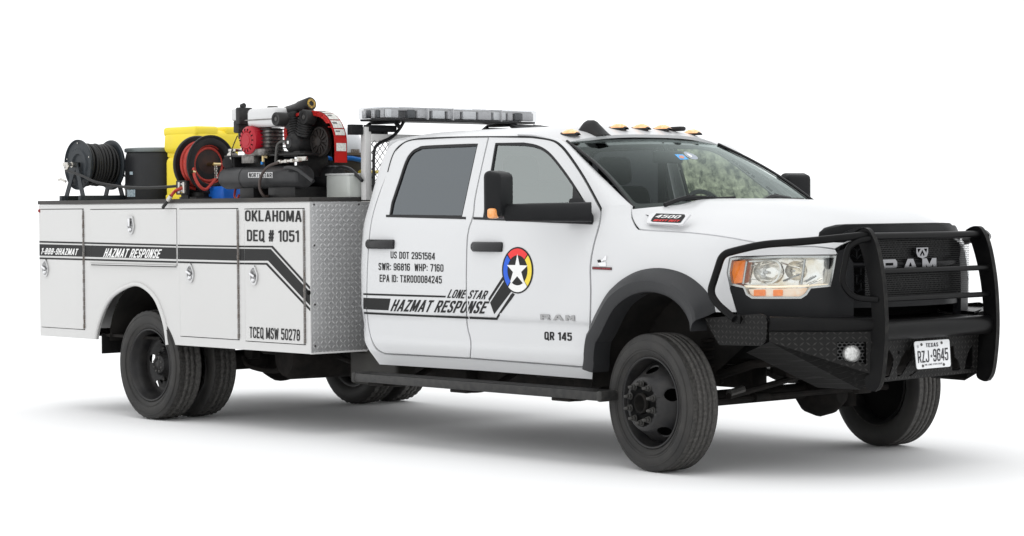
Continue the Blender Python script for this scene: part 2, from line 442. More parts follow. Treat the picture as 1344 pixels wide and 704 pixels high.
# condensed sign-writer's alphabet, drawn as strokes
def glyph(ch, t):
    h = t/2; w = .50
    if ch in 'MW': w = .66
    if ch in 'AVY': w = .56
    if ch in 'EFLSTZ': w = .46
    if ch in 'I1': w = .30 if ch == '1' else t
    X0, X1, Y0, Y1 = h, w-h, h, 1-h; m = (X0+X1)/2; r = .2
    def P(pts, rad=0., closed=False):
        if closed: return (rnd(pts, rad, 5) if rad else pts, True)
        if not rad: return (pts, False)
        rs = rad if isinstance(rad, list) else [0]+[rad]*(len(pts)-2)+[0]
        return ([tuple(q) for q in rnd(pts, rs, 5)], False)
    R_l = {
     'A': [P([(h*.9, 0), (w/2-h*.15, 1)]), P([(w-h*.9, 0), (w/2+h*.15, 1)]), P([(w*.2, .30), (w*.8, .30)])],
     'B': [P([(X0, 0), (X0, 1)]), P([(X0, Y1), (X1, Y1), (X1, .53), (X0, .53)], .15), P([(X0, .53), (X1, .53), (X1, Y0), (X0, Y0)], .17)],
     'C': [P([(X1, .68), (X1, Y1), (X0, Y1), (X0, Y0), (X1, Y0), (X1, .32)], r)],
     'D': [P([(X0, 0), (X0, 1)]), P([(X0, Y1), (X1, Y1), (X1, Y0), (X0, Y0)], .22)],
     'E': [P([(X0, 0), (X0, 1)]), P([(X0, Y1), (w, Y1)]), P([(X0, .52), (w*.9, .52)]), P([(X0, Y0), (w, Y0)])],
     'F': [P([(X0, 0), (X0, 1)]), P([(X0, Y1), (w, Y1)]), P([(X0, .50), (w*.9, .50)])],
     'H': [P([(X0, 0), (X0, 1)]), P([(X1, 0), (X1, 1)]), P([(X0, .52), (X1, .52)])],
     'I': [P([(h, 0), (h, 1)])],
     'J': [P([(X1, 1), (X1, Y0), (X0, Y0), (X0, .32)], .18)],
     'K': [P([(X0, 0), (X0, 1)]), P([(X0+h*.5, .38), (w-h*.6, 1)]), P([(w*.42, .55), (w-h*.4, 0)])],
     'L': [P([(X0, 0), (X0, 1)]), P([(X0, Y0), (w, Y0)])],
     'M': [P([(X0, 0), (X0, 1)]), P([(X1, 0), (X1, 1)]), P([(X0+h*.4, 1), (m, .08)]), P([(X1-h*.4, 1), (m, .08)])],
     'N': [P([(X0, 0), (X0, 1)]), P([(X1, 0), (X1, 1)]), P([(X0+h*.3, 1), (X1-h*.3, 0)])],
     'O': [P([(X0, Y0), (X1, Y0), (X1, Y1), (X0, Y1)], .22, True)],
     'P': [P([(X0, 0), (X0, 1)]), P([(X0, Y1), (X1, Y1), (X1, .44), (X0, .44)], .17)],
     'Q': [P([(X0, Y0), (X1, Y0), (X1, Y1), (X0, Y1)], .22, True), P([(w*.55, .26), (w+.02, -.06)])],
     'R': [P([(X0, 0), (X0, 1)]), P([(X0, Y1), (X1, Y1), (X1, .47), (X0, .47)], .17), P([(w*.5, .47), (w-h*.7, 0)])],
     'S': [P([(X1, .72), (X1, Y1), (X0, Y1), (X0, .58), (X1, .42), (X1, Y0), (X0, Y0), (X0, .28)], .17)],
     'T': [P([(w/2, 0), (w/2, 1)]), P([(0, Y1), (w, Y1)])],
     'U': [P([(X0, 1), (X0, Y0), (X1, Y0), (X1, 1)], r)],
     'V': [P([(h*.9, 1), (w/2, 0)]), P([(w-h*.9, 1), (w/2, 0)])],
     'W': [P([(h, 1), (w*.28, 0)]), P([(w*.28, 0), (w/2, .9)]), P([(w/2, .9), (w*.72, 0)]), P([(w*.72, 0), (w-h, 1)])],
     'X': [P([(h, 0), (w-h, 1)]), P([(h, 1), (w-h, 0)])],
     'Y': [P([(h*.9, 1), (w/2, .45)]), P([(w-h*.9, 1), (w/2, .45)]), P([(w/2, .5), (w/2, 0)])],
     'Z': [P([(0, Y1), (w, Y1)]), P([(0, Y0), (w, Y0)]), P([(w-h*1.1, 1-h), (h*1.1, h)])],
     '0': [P([(X0, Y0), (X1, Y0), (X1, Y1), (X0, Y1)], .22, True)],
     '1': [P([(w-h, 0), (w-h, 1)]), P([(0, .80), (w-h, .93)])],
     '2': [P([(X0, .70), (X0, Y1), (X1, Y1), (X1, .60), (X0, Y0+.08)], [0, .17, .17, .1, 0]), P([(h*.2, Y0), (w, Y0)])],
     '3': [P([(X0, .74), (X0, Y1), (X1, Y1), (X1, .53), (w*.4, .53)], .16), P([(w*.4, .53), (X1, .53), (X1, Y0), (X0, Y0), (X0, .26)], .17)],
     '4': [P([(w*.72, 0), (w*.72, 1)]), P([(w*.66, 1-h*.6), (h*.7, .30)]), P([(0, .27), (w, .27)])],
     '5': [P([(w*.95, Y1), (X0, Y1), (X0, .50)]), P([(X0, .50), (w*.3, .60), (X1, .60), (X1, Y0), (X0, Y0), (X0, .26)], .15)],
     '6': [P([(X1, .74), (X1, Y1), (X0, Y1), (X0, Y0), (X1, Y0), (X1, .58), (X0, .58)], .18)],
     '7': [P([(0, Y1), (w, Y1)]), P([(w-h*1.1, 1-h), (w*.36, 0)])],
     '8': [P([(X0+.01, .52), (X1-.01, .52), (X1-.01, Y1), (X0+.01, Y1)], .15, True), P([(X0, Y0), (X1, Y0), (X1, .54), (X0, .54)], .15, True)],
     '9': [P([(X0, .26), (X0, Y0), (X1, Y0), (X1, Y1), (X0, Y1), (X0, .42), (X1, .42)], .18)],
     '#': [P([(w*.22, 0), (w*.40, 1)]), P([(w*.62, 0), (w*.80, 1)]), P([(0, .34), (w*.95, .34)]), P([(w*.05, .66), (w, .66)])],
     ':': [P([(h*1.2, .08), (h*1.2, .08+t)]), P([(h*1.2, .58), (h*1.2, .58+t)])],
     '-': [P([(.02, .42), (.28, .42)])],
     ' ': [],
    }
    W = {':': t*1.2, '-': .30, ' ': .22}.get(ch, w)
    return R_l.get(ch, R_l['O']), W
def text_flat(s, shear=0., bold=0.):
    """bold = stroke width in cap heights (0 -> regular)"""
    t = .135+bold*1.6
    bm = BM(); x = 0.
    for ch in s.upper():
        strokes, w = glyph(ch, t)
        for k, (pts, closed) in enumerate(strokes):
            P = [Vector((p[0], p[1])) for p in pts]
            Q = [P[0]]
            for p in P[1:]:
                if (p-Q[-1]).length > 1e-4: Q.append(p)
            if closed and (Q[0]-Q[-1]).length < 1e-4: Q.pop()
            n = len(Q); L = []; Rr = []
            for i in range(n):
                a = Q[i-1] if (i > 0 or closed) else None; b = Q[(i+1) % n] if (i < n-1 or closed) else None
                d1 = (Q[i]-a).normalized() if a is not None else (b-Q[i]).normalized()
                d2 = (b-Q[i]).normalized() if b is not None else d1
                nn = Vector((-(d1+d2).y, (d1+d2).x)).normalized(); c = max(.5, nn.dot(Vector((-d1.y, d1.x))))
                o = nn*(t/2/c)
                L.append(bm.verts.new((x+Q[i].x+o.x, Q[i].y+o.y, k*.00013))); Rr.append(bm.verts.new((x+Q[i].x-o.x, Q[i].y-o.y, k*.00013)))
            for i in range(n if closed else n-1):
                j = (i+1) % n
                bm.faces.new((Rr[i], Rr[j], L[j], L[i]))
        x += w+.10
    for v in bm.verts: v.co.x += shear*v.co.y
    return bm
def text(name, s, lb, rb, lt, M, out, m, parent, shear=0., bold=0., off=.0015, g=(0, 1), clip=None, pxs=True, h=(.12, .12), depth=0., sx=None, desc=0.):
    """lettering fitted so its box spans lb->rb (baseline) and lb->lt (cap height)"""
    if pxs: lb, rb, lt = PX(M, [lb, rb, lt], g)
    bm = text_flat(s, shear, bold)
    x0 = min(v.co.x for v in bm.verts); x1 = max(v.co.x for v in bm.verts)
    y0 = 0.; y1 = 1.
    lb, rb, lt = Vector(lb), Vector(rb), Vector(lt)
    for v in bm.verts:
        a = (v.co.x-x0)/(x1-x0); b = (v.co.y-y0)/(y1-y0)
        p = lb+(rb-lb)*a+(lt-lb)*b; v.co = Vector((p.x, p.y, v.co.z))
    if clip:
        for c, sgn in clip:
            bmesh.ops.bisect_plane(bm, geom=bm.verts[:]+bm.edges[:]+bm.faces[:], plane_co=Vector((c, 0, 0)), plane_no=Vector((sgn, 0, 0)), clear_outer=True)
        if not bm.faces: bm.free(); return None
    for f in bm.faces:
        f.normal_update()
    return surf_obj(name, bm, M, out, m, parent, off, depth, h)
def decal(name, pts, M, out, m, parent, off=.0012, g=(0, 1), pxs=True, h=(.05, .05), holes=(), clip=None, depth=0.):
    poly = PX(M, pts, g) if pxs else pts
    bm = tess([poly]+list(holes))
    if clip:
        for c, sgn in clip:
            bmesh.ops.bisect_plane(bm, geom=bm.verts[:]+bm.edges[:]+bm.faces[:], plane_co=Vector((c, 0, 0)), plane_no=Vector((sgn, 0, 0)), clear_outer=True)
        if not bm.faces: bm.free(); return None
    return surf_obj(name, bm, M, out, m, parent, off, depth, h)
NEAR = (0, -1, 0); FARS = (0, 1, 0); UP = (0, 0, 1); FRONT = (1, 0, 0)

# ------------------------------------------------------------------ ground
gb = BM(); bmesh.ops.create_grid(gb, x_segments=1, y_segments=1, size=600)
GROUND = mat('pale_ground', (.90, .90, .90), .9, spec=.1)
tag(mk('ground', gb, GROUND, smooth=0), kind='structure')

# ================================================================== THE TRUCK
TR = empty('service_truck', (0, 0, 0), label='white crew cab service truck with black grille guard and utility body', cat='truck')

# ---- side surface of cab and fenders
ZC = [.50, .56, .60, .655, .70, .82, .865, .95, 1.10, 1.25, 1.38, 1.45, 1.49, 1.60, 1.70, 1.80, 1.90, 1.95, 2.00]
YC = [.955, .975, .990, .996, .990, .986, 1.004, 1.008, 1.010, 1.004, .992, .980, .968, .935, .906, .876, .846, .830, .808]
ZF = [.50, .66, .86, 1.10, 1.22, 1.30, 1.36, 1.42, 1.46, 1.5]
YF = [.98, .99, 1.003, 1.006, .996, .978, .955, .918, .88, .82]
XT = [-.5, 0., .25, .45, .60, .72, .82, .90]
YT = [0., .02, .045, .075, .105, .145, .20, .27]
def Sy(x, z):
    c = interp(ZC, YC, z)
    y = c-max(0, x+.6)*.012
    if x > -1.6 and z > 1.45: y -= (x+1.6)*.09*min(1, (z-1.45)/.5)
    if x < -2.66: y -= .045*((-2.66-x)/.16)**3
    return y
def MN(x, z): return (x, -Sy(x, z), z)
def MFAR(x, z): return (x, Sy(x, z), z)
SIDES = ((MN, NEAR), (MFAR, FARS))
def px(pts, g=(-1, 1)): return PX(MN, pts, g)
# ---- front plan curve (wraps from fender round to the nose); s ~ x on the flank
_pl = curve_pts([(-1.4, 1.0, 0), (-.6, 1.0, 0), (-.2, .993, 0), (0, .982, 0), (.25, .957, 0), (.45, .93, 0), (.60, .903, 0), (.74, .86, 0), (.85, .79, 0), (.94, .69, 0), (1.0, .6, 0), (1.05, .45, 0), (1.08, .25, 0), (1.09, .0, 0), (1.08, -.25, 0)], 30)
_S = [-1.4]
for i in range(1, len(_pl)): _S.append(_S[-1]+(_pl[i]-_pl[i-1]).length)
_SA = np.array(_S); _XA = np.array([p.x for p in _pl]); _YA = np.array([p.y for p in _pl])
_NX = np.gradient(_YA, _SA); _NY = np.gradient(_XA, _SA)   # outward normal = (-dy, dx)
ZI = [.50, .66, .86, 1.10, 1.22, 1.30, 1.36, 1.42, 1.46, 1.50, 1.57]
YI = [-.02, -.01, .003, .006, -.002, -.014, -.034, -.072, -.100, -.125, -.15]
def MFn(s, z, side=-1):
    x = float(np.interp(s, _SA, _XA)); y = float(np.interp(s, _SA, _YA)); nx = -float(np.interp(s, _SA, _NX)); ny = float(np.interp(s, _SA, _NY))
    c = interp(ZI, YI, z)
    w = min(1, max(0, (s+.50)/.45)); w = w*w*(3-2*w)
    c = c*w+(interp(ZC, YC, z)-1.0)*(1-w)
    return (x+nx*c, side*(y+ny*c), z)
def MFf(s, z): return MFn(s, z, 1)
def PF(pts, g=(.4, 1.1)): return PX(MFn, pts, g)
FS = ((MFn, (.35, -1, .1)), (MFf, (.35, 1, .1)))

# ---- doors
rear_edge = [(516, 206), (500, 250), (489, 287), (484, 330), (482, 400), (486, 437), (494, 456), (505, 463.6)]
rear_front = [(616.3, 469.6), (617, 448), (612, 424), (611.2, 374), (612.6, 311), (620, 283.5), (622.6, 260.2), (631.6, 218.4), (640.2, 180.8)]
rear_top = [(600, 181.3), (560, 182.6), (545, 184), (532, 187.5), (522, 196)]
fr_back = [(642.2, 180.6), (633.2, 218.4), (624.4, 260.2), (621.9, 283.5), (614.4, 311), (612.9, 374), (613.7, 424), (618.7, 448), (618, 469.8)]
fr_bot = [(720, 477.5), (769, 481.5)]
fr_front = [(770, 458), (773.0, 431), (774.2, 384), (773.7, 349.4), (778, 322.5), (785.5, 293.8), (787.4, 276.5), (783.6, 268.9), (765, 234.4), (745.7, 205.6), (734.2, 192.2), (722.7, 185.3), (697.6, 181.5)]
def sm(pts, n=4):
    return [tuple(p)[:2] for p in curve_pts([(a, b, 0) for a, b in pts], n)]
P_rear = px(sm(rear_edge)) + px(sm(rear_front, 3)) + px(sm(rear_top))
P_front = px(sm(fr_back, 3)) + px(fr_bot) + px(sm(fr_front))
W_rear = px([(511, 283.2)]+sm([(514, 266), (523, 239.3), (532, 212.5), (539.5, 200.5), (548.5, 194.8), (560.4, 192.2), (626.8, 189.4)])+[(606, 284.4)], (-2, 1.6))
W_front = px([(634, 286)]+[(650.2, 188.5)]+sm([(686.3, 188.3), (703.5, 191.4), (718.9, 199.8), (734.2, 217), (753.4, 244), (770, 272), (777, 291.5)]), (-1, 1.6))
def shrink(poly, d):
    # offset polygon inward by d (simple vertex-normal offset)
    n = len(poly); A = sum(poly[i][0]*poly[(i+1) % n][1]-poly[(i+1) % n][0]*poly[i][1] for i in range(n)); s = 1 if A > 0 else -1
    out = []
    for i in range(n):
        p, a, b = Vector(poly[i]), Vector(poly[i-1]), Vector(poly[(i+1) % n])
        t1 = (p-a); t2 = (b-p)
        if t1.length < 1e-7 or t2.length < 1e-7: out.append(tuple(p)); continue
        t1.normalize(); t2.normalize(); nn = Vector((-(t1+t2).y, (t1+t2).x))
        if nn.length < 1e-6: out.append(tuple(p)); continue
        nn.normalize(); out.append(tuple(p+nn*s*d))
    return out
FARTINT = glass('far_privacy_glass', (.02, .021, .023), 1.5)
MOULD = mat('window_seal', (.01, .01, .011), .45, spec=.35)
doors = {}
for si, (M, out) in enumerate(SIDES):
    near = si == 0
    for nm, P, Wd in (('rear_door', P_rear, W_rear), ('front_door', P_front, W_front)):
        d = panel(nm, P, M, out, WHITE, TR, holes=[shrink(Wd, -.006)], depth=.035, h=(.06, .04))
        doors[(nm, near)] = d
        panel('window_seal', shrink(Wd, -.006), M, out, MOULD, d, holes=[shrink(Wd, .011)], off=-.004, depth=.02, h=(.1, .05))
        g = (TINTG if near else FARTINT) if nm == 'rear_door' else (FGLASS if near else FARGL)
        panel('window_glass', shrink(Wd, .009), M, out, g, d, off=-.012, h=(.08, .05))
    # belt moulding strip and inner trim
    bt = px([(507, 282.3), (560, 283.6), (611.5, 285), (611.5, 288), (560, 286.6), (507, 285.2)], (-2, 1.5))
    panel('belt_moulding', bt, M, out, MOULD, doors[('rear_door', near)], off=.003, depth=.008, h=(.08, 0))
    bt = px([(621.5, 285.2), (700, 288.4), (778, 292), (778, 295), (700, 291.6), (621.5, 288.2)], (-1, 1.5))
    panel('belt_moulding', bt, M, out, MOULD, doors[('front_door', near)], off=.003, depth=.008, h=(.08, 0))
    # lower door sill / cab side frame (C shape round the door openings)
    op = [(481.5, 330), (476.5, 400), (481.5, 438), (491, 458.4), (503.5, 466)]
    opx = px(sm([(519, 202), (499, 250), (487.7, 287), (482.7, 330), (480.7, 400), (484.8, 438), (493, 458.4), (504.5, 465.8)]))
    topx = px(sm([(680, 178.6), (641, 178.8), (600, 179.2), (560, 180.8), (545, 182.2), (531.5, 186), (521, 194.5)]))
    botx = px([(616, 472), (720, 479.8), (777, 484.5)])
    rearE = [(-2.64, .505), (-2.71, .6), (-2.795, .72), (-2.82, .9), (-2.82, 1.3), (-2.80, 1.45), (-2.765, 1.6), (-2.735, 1.8), (-2.71, 1.90), (-2.67, 1.965), (-2.60, 2.0)]
    rearE = [tuple(p)[:2] for p in curve_pts([(a, b, 0) for a, b in rearE], 4)]
    xa = topx[0][0]
    poly = [px([(778, 498)])[0], px([(630, 486.5)])[0]] + rearE + [(-2.2, 2.0), (-1.8, 2.0), (xa, 2.0)] + topx + opx + botx
    panel('cab_side_frame', poly, M, out, WHITE, TR, depth=.03, h=(.06, .04))
for s in (-1, 1):
    gl = [(509, 226), (514, 208), (520.5, 195.6), (531.8, 186.8), (545.2, 183.1), (560, 181.7), (600, 180.2), (641, 179.7), (680, 179.8), (698, 180.4), (724, 184.4), (736, 191.3), (747.5, 204.8), (766.6, 233.4), (785.2, 267.8), (788.6, 276)]
    P_ = px(sm(gl, 3), (-2.5, 1.9)); b = BM(); tube(b, [Vector((x, s*(Sy(x, z)-.001), z)) for x, z in P_], .0052, 6); mk('door_weatherstrip', b, MOULD, TR, smooth=60)
# ---- A pillars and roof
low = [p for p in px([(680, 178.6), (700, 179.2), (725.5, 183.4), (737.4, 190.4), (749, 204), (768, 232.6), (786.6, 266.6), (791, 275.5)], (-1, 1.9))]
lowS = curve_pts([MN(*p) for p in low], 4)
upP = [(low[0][0], -Sy(low[0][0], 2.0), 2.0), (-1.27, -.752, 1.992), (-1.16, -.705, 1.972), (-1.085, -.690, 1.950), (-.90, -.735, 1.85), (-.66, -.792, 1.72), (-.42, -.845, 1.588), (-.335, -.862, 1.545)]
upS = curve_pts(upP, 4)
for s in (-1, 1):
    b = BM(); rows = []
    for a, c in zip(lowS, upS):
        kb = 1. if s < 0 else .15
        m_ = (a+c)/2+Vector((.010, -.016, .010))*kb; q1 = a*.75+c*.25+Vector((.006, -.012, .007))*kb; q3 = a*.25+c*.75+Vector((.008, -.010, .008))*kb
        rows.append([a+Vector((0, .02, -.006)), a, q1, m_, q3, c, c+Vector((-.012, .014, -.012))])
    if s > 0: rows = [[Vector((p.x, -p.y, p.z)) for p in r] for r in rows]
    loft(b, rows); bmesh.ops.recalc_face_normals(b, faces=b.faces)
    mk('a_pillar', b, WHITE, TR, smooth=50)
x1r = low[0][0]
def roof_front(y): return -1.085+.10*(1-(y/.69)**2)
def zroof(x, t):
    # t in [-1,1] across
    return 2.0+.075*(1-abs(t)**2.6)
rows = []
xs = [-2.74, -2.70, -2.66, -2.6, -2.4, -2.1, -1.8, -1.6, x1r, -1.35, -1.27, -1.16, -1.085]
for i, x in enumerate(xs):
    if x <= x1r: ye, ze = Sy(x, 2.0), 2.0
    else:
        t = [(x1r, upP[0]), (-1.27, upP[1]), (-1.16, upP[2]), (-1.085, upP[3])]
        ye = interp([q[0] for q in t], [-q[1][1] for q in t], x); ze = interp([q[0] for q in t], [q[1][2] for q in t], x)
    drop = {0: .10, 1: .045, 2: .018, 3: .004}.get(i, 0)
    r = []
    for k in range(41):
        t = -1+2*k/40; y = ye*math.sin(t*math.pi/2) if False else ye*t
        w = max(0, (x-x1r)/(-1.085-x1r)) if x > x1r else 0
        xx = x+w*(roof_front(y*.69/ye)+1.085)
        crown = .078*(1-abs(t)**3)*(1-.28*w*w)
        z = ze+crown-drop*(1 if True else 0)
        # two shallow pressed ribs
        z += -.006*math.exp(-((abs(t)-.45)/.06)**2) if x < -1.4 else 0
        r.append((xx, y, z))
    rows.append(r)
b = BM(); loft(b, rows); bmesh.ops.recalc_face_normals(b, faces=b.faces)
bmesh.ops.solidify(b, geom=list(b.faces), thickness=.02)
roof = mk('roof', b, WHITE, TR, smooth=60)
# back wall of the cab
b = BM(); rows = []
for z, x in ((.52, -2.62), (.7, -2.75), (.9, -2.79), (1.4, -2.775), (1.6, -2.755), (1.8, -2.725), (1.93, -2.70), (2.0, -2.70)):
    rows.append([(x-.02*(1-(k/10-1)**2), (Sy(x+.02, z)-.004)*(k/10-1), z+(0 if z < 1.99 else .06*(1-abs(k/10-1)**3))) for k in range(21)])
loft(b, rows); bmesh.ops.recalc_face_normals(b, faces=b.faces)
mk('cab_back_wall', b, WHITE, TR, smooth=40)
# windscreen
def MW(a, t):
    # a across -1..1, t 0 (base) ..1 (top)
    yb, yt = .852, .692; y = a*(yb*(1-t)+yt*t)
    xb = -.345+.17*(1-a*a); xt = -1.09+.10*(1-a*a)
    zb = 1.535+.02*(1-a*a); zt = 1.952+.03*(1-a*a)
    bow = .022*math.sin(math.pi*t)
    return (xb*(1-t)+xt*t+bow, y, zb*(1-t)+zt*t+bow)
OW = (1, 0, 1)
ws = panel('windscreen', [(-1, -.02), (1, -.02), (1, 1), (-1, 1)], MW, OW, WGLASS, TR, h=(.1, .1))
fr_ = [(-1.0, -.03), (1.0, -.03), (1.0, 1.0), (-1.0, 1.0)]
fi_ = [(-.955, .055), (.955, .055), (.955, .965), (-.955, .965)]
BAND = mat('windscreen_frit', (.012, .012, .013), .3, spec=.4)
panel('frit_band', fr_, MW, OW, BAND, ws, holes=[rnd(fi_, .05)], off=-.004, h=(.1, .1))
panel('shade_band', [(-.955, .90), (.955, .90), (.955, .967), (-.955, .967)], MW, OW, glass('shade_band_glass', (.35, .36, .38), 1.4), ws, off=-.003, h=(.1, .1))
# stickers inside the glass
PALEB = mat('sticker_blue', (.05, .35, .75), .4); SILV = mat('sticker_silver', (.28, .32, .38), .4)
decal('inspection_sticker', [(885, 203), (896, 203), (904, 209.5), (893, 210)], MW, OW, PALEB, ws, off=.001, g=(.2, .8), h=None)
decal('sticker_seal', [(891, 205), (895, 204.6), (898.5, 206.6), (897, 208.6), (892.5, 208)], MW, OW, mat('sticker_red', (.6, .25, .15), .5), ws, off=.002, g=(.2, .8), h=None)
decal('registration_sticker', sm([(897, 200), (901, 199.6), (911, 203.5), (916, 207.5), (914, 209.6), (907, 208.6), (900, 204.6), (897, 200)]), MW, OW, SILV, ws, off=.001, g=(.3, .8), h=None)
decal('sticker_disc', sm([(900.5, 202), (904, 202.6), (908, 205), (908, 206.6), (905, 205.8), (900.5, 202)]), MW, OW, TWHT, ws, off=.002, g=(.3, .8), h=None)
# drip/edge moulding on far A pillar and near
for s in (-1, 1):
    b = BM(); tube(b, [Vector(MW(s*1.0, t))+Vector((.004, 0, .006)) for t in [i/14 for i in range(15)]], .009, 6); mk('windscreen_moulding', b, MOULD, ws, smooth=50)
# ---- fenders
fend = PF(sm([(777, 484), (776, 458), (779, 431), (782, 384)])[:1], (-.5, .7))
F_back = PX(MFn, sm([(775.5, 490), (774, 458), (775.4, 431), (776.4, 384), (776.0, 349.4), (780.3, 322.5), (788, 293.8), (790, 274)]), (-.5, .8))
F_top = PX(MFn, [(800, 271.0), (827.3, 268.5)]+sm([(828.3, 286), (835, 299.2), (846.6, 303), (904.6, 306.4), (952, 312.0), (1000, 320.6), (1040, 324.6), (1069, 324.6), (1096, 328)])+[(1099, 334)], (-.3, 1.4))
F_hl = PX(MFn, [(1030, 334.6), (964.6, 336.5), (957, 338.6), (953.6, 358), (957.5, 377), (966.5, 409.8), (938.7, 410)], (.6, 1.2))
# wheel-arch cut
F_arch = PX(MFn, sm([(927, 398), (908, 372), (880, 361), (853, 361), (832, 368), (808, 386), (793, 410), (783, 436), (780, 470), (779.5, 492)]), (.3, 1.1))
arch_out = sm([(769.4, 479), (771.4, 458), (776.7, 431), (788.6, 403.6), (805.7, 376.4), (829.6, 359.3), (853.4, 352.5), (877.3, 353.2), (901, 361), (921.6, 376.4), (935.2, 395), (939, 409.8)])
fenders = {}
for i, (M, out) in enumerate(FS):
    fenders[i] = panel('fender', F_back+F_top+F_hl+F_arch, M, out, WHITE, TR, depth=.03, h=(.05, .04))
    # moulded flare: outer root on the body, crease, lip, return
    A = PX(MFn, arch_out, (-.5, .6)); n = len(A)
    cx, cz = 0.01, .42
    b = BM(); rows = []
    for k, (sx, z) in enumerate(A):
        p = Vector(M(sx, z)); sg = -1 if i == 0 else 1
        dx, dz = sx-cx, z-cz; L = math.hypot(dx, dz); ux, uz = dx/L, dz/L
        def q(dr, y): return Vector((cx+ux*(L-dr), sg*y, cz+uz*(L-dr)))
        yb = abs(p.y)
        rows.append([p+Vector((0, -sg*.01, 0)), q(.0, yb+.004), q(.022, yb+.045), q(.055, max(1.075, yb+.07)), q(.072, max(1.088, yb+.08)), q(.092, max(1.086, yb+.078)), q(.125, max(1.076, yb+.06)), q(.137, max(1.066, yb+.05)), q(.137, .93)])
    loft(b, rows); bmesh.ops.recalc_face_normals(b, faces=b.faces)
    bmesh.ops.solidify(b, geom=list(b.faces), thickness=.004)
    mk('fender_flare', b, FLARE, fenders[i], smooth=24)
# inner wheel liners
for s in (-1, 1):
    b = BM(); rows = []
    for k in range(19):
        t = R_(38+140*k/18); r = .60
        rows.append([(.0+r*math.cos(t)*.93, s*y, .44+r*math.sin(t)*1.02) for y in (1.0, .62, .60)])
    rows = [r for r in rows]
    loft(b, rows)
    # back disc
    c = b.verts.new((0, s*.6, .5)); last = [b.verts.new(r[2]) for r in rows]
    for k in range(len(last)-1): b.faces.new((c, last[k], last[k+1]))
    bmesh.ops.recalc_face_normals(b, faces=b.faces)
    mk('wheel_arch_liner', b, mat('arch_liner', (.012, .0115, .011), .8, spec=.15, noise_amt=.7, noise_scale=6, noise_col=(.03, .027, .024)) if s < 0 else MAT['arch_liner'], TR, smooth=40)
# ---- hood
def edge_of(xv):
    # seam line of hood on the fender (s,z) -> 3D
    return None
seam = PX(MFn, sm([(829.8, 275), (831, 286), (837.5, 297.2), (846.6, 301), (904.6, 304.6), (952, 310.2), (1000, 318.8), (1040, 322.6), (1069, 322.6), (1096, 326)]), (-.3, 1.4))
seam3 = [Vector(MFn(*p)) for p in seam]
nose = [Vector((.97, -.66, 1.375)), Vector((1.0, -.58, 1.40)), Vector((1.025, -.50, 1.43)), Vector((1.04, -.40, 1.438)), Vector((1.05, -.2, 1.445)), Vector((1.055, 0, 1.448))]
# build as rows across for stations along
st = seam3
def hood_z(u, t, ze, zc):
    return ze+(zc-ze)*u
b = BM(); rows = []
K = 30
xsN = [p.x for p in seam3]
N = len(seam3)
nn = 26
def seam_at(q):
    f = q*(N-1); i = min(N-2, int(f)); return seam3[i].lerp(seam3[i+1], f-i)
# centre line x from cowl to nose
LAST = Vector((1.035, -.50, 1.415))
for j in range(nn+1):
    q = j/nn
    e = seam_at(q)
    xc = -.22+(1.06+.22)*q**.92
    zc = interp([-.25, 0, .3, .6, .85, .97, 1.03, 1.06], [1.592, 1.590, 1.583, 1.565, 1.532, 1.495, 1.462, 1.432], xc)
    r = []
    for k in range(K+1):
        t = -1+2*k/K; a = abs(t)
        w = 1-a
        x = e.x+(xc-e.x)*(1-a**2.2)
        y = abs(e.y)*t
        # cross section: shoulder rises fast from seam, then power dome
        pr = 1-a**3.2
        z = e.z+(zc-.035-e.z)*pr
        dome = 1/(1+math.exp((a-.52)/.045)); z += .035*dome*(1-.5*q)
        z -= 0.0
        r.append((x, y, z))
    rows.append(r)
loft(b, rows); bmesh.ops.recalc_face_normals(b, faces=b.faces)
for f in b.faces:
    pass
bmesh.ops.solidify(b, geom=list(b.faces), thickness=.012)
hood = mk('hood', b, WHITE, TR, smooth=60)
# dark bulkhead box under hood and inside body so gaps read dark
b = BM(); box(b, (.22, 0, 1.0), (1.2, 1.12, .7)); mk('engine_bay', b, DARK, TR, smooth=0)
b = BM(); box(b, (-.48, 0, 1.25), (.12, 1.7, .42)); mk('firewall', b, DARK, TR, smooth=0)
for s in (-1, 1):
    b = BM(); box(b, (-1.62, s*.90, .97), (2.12, .05, .86)); box(b, (-1.67, s*.86, .60), (2.1, .1, .1)); box(b, (-1.70, s*.79, 1.60), (.06, .03, .5)); mk('door_trim', b, FABRIC, TR, smooth=0)
b = BM(); box(b, (-1.65, 0, .60), (2.15, 1.8, .05)); mk('cab_floor', b, DARK, TR, smooth=0)
# headliner
b = BM(); box(b, (-1.95, 0, 1.965), (1.3, 1.35, .03)); mk('headliner', b, mat('headliner_cloth', (.10, .10, .10), .9), TR, smooth=0)
# ---- interior
b = BM()
box(b, (-.62, 0, 1.44), (.34, 1.6, .16), .05, seg=3); dash = mk('dashboard', b, FABRIC, TR)
for y in (-.43, .43):
    s_ = empty('front_seat', (-1.55, y, .7), TR)
    b = BM(); box(b, (-1.45, y, .98), (.52, .52, .2), .06, seg=3); mk('seat_cushion', b, FABRIC, s_)
    b = BM(); box(b, (-1.72, y, 1.36), (.16, .52, .66), .07, Matrix.Rotation(R_(-10), 4, 'Y'), seg=3); mk('seat_back', b, FABRIC, s_)
    b = BM(); box(b, (-1.80, y, 1.79), (.11, .27, .19), .05, Matrix.Rotation(R_(-8), 4, 'Y'), seg=3); mk('headrest', b, FABRIC, s_)
b = BM(); box(b, (-2.35, 0, 1.0), (.5, 1.5, .22), .06); box(b, (-2.62, 0, 1.4), (.16, 1.5, .68), .06); mk('rear_bench', b, FABRIC, TR)
b = BM(); cpt = Vector((-.92, .42, 1.47)); A_, B_ = Vector((0, 1, 0)), Vector((-.42, 0, .91)).normalized()
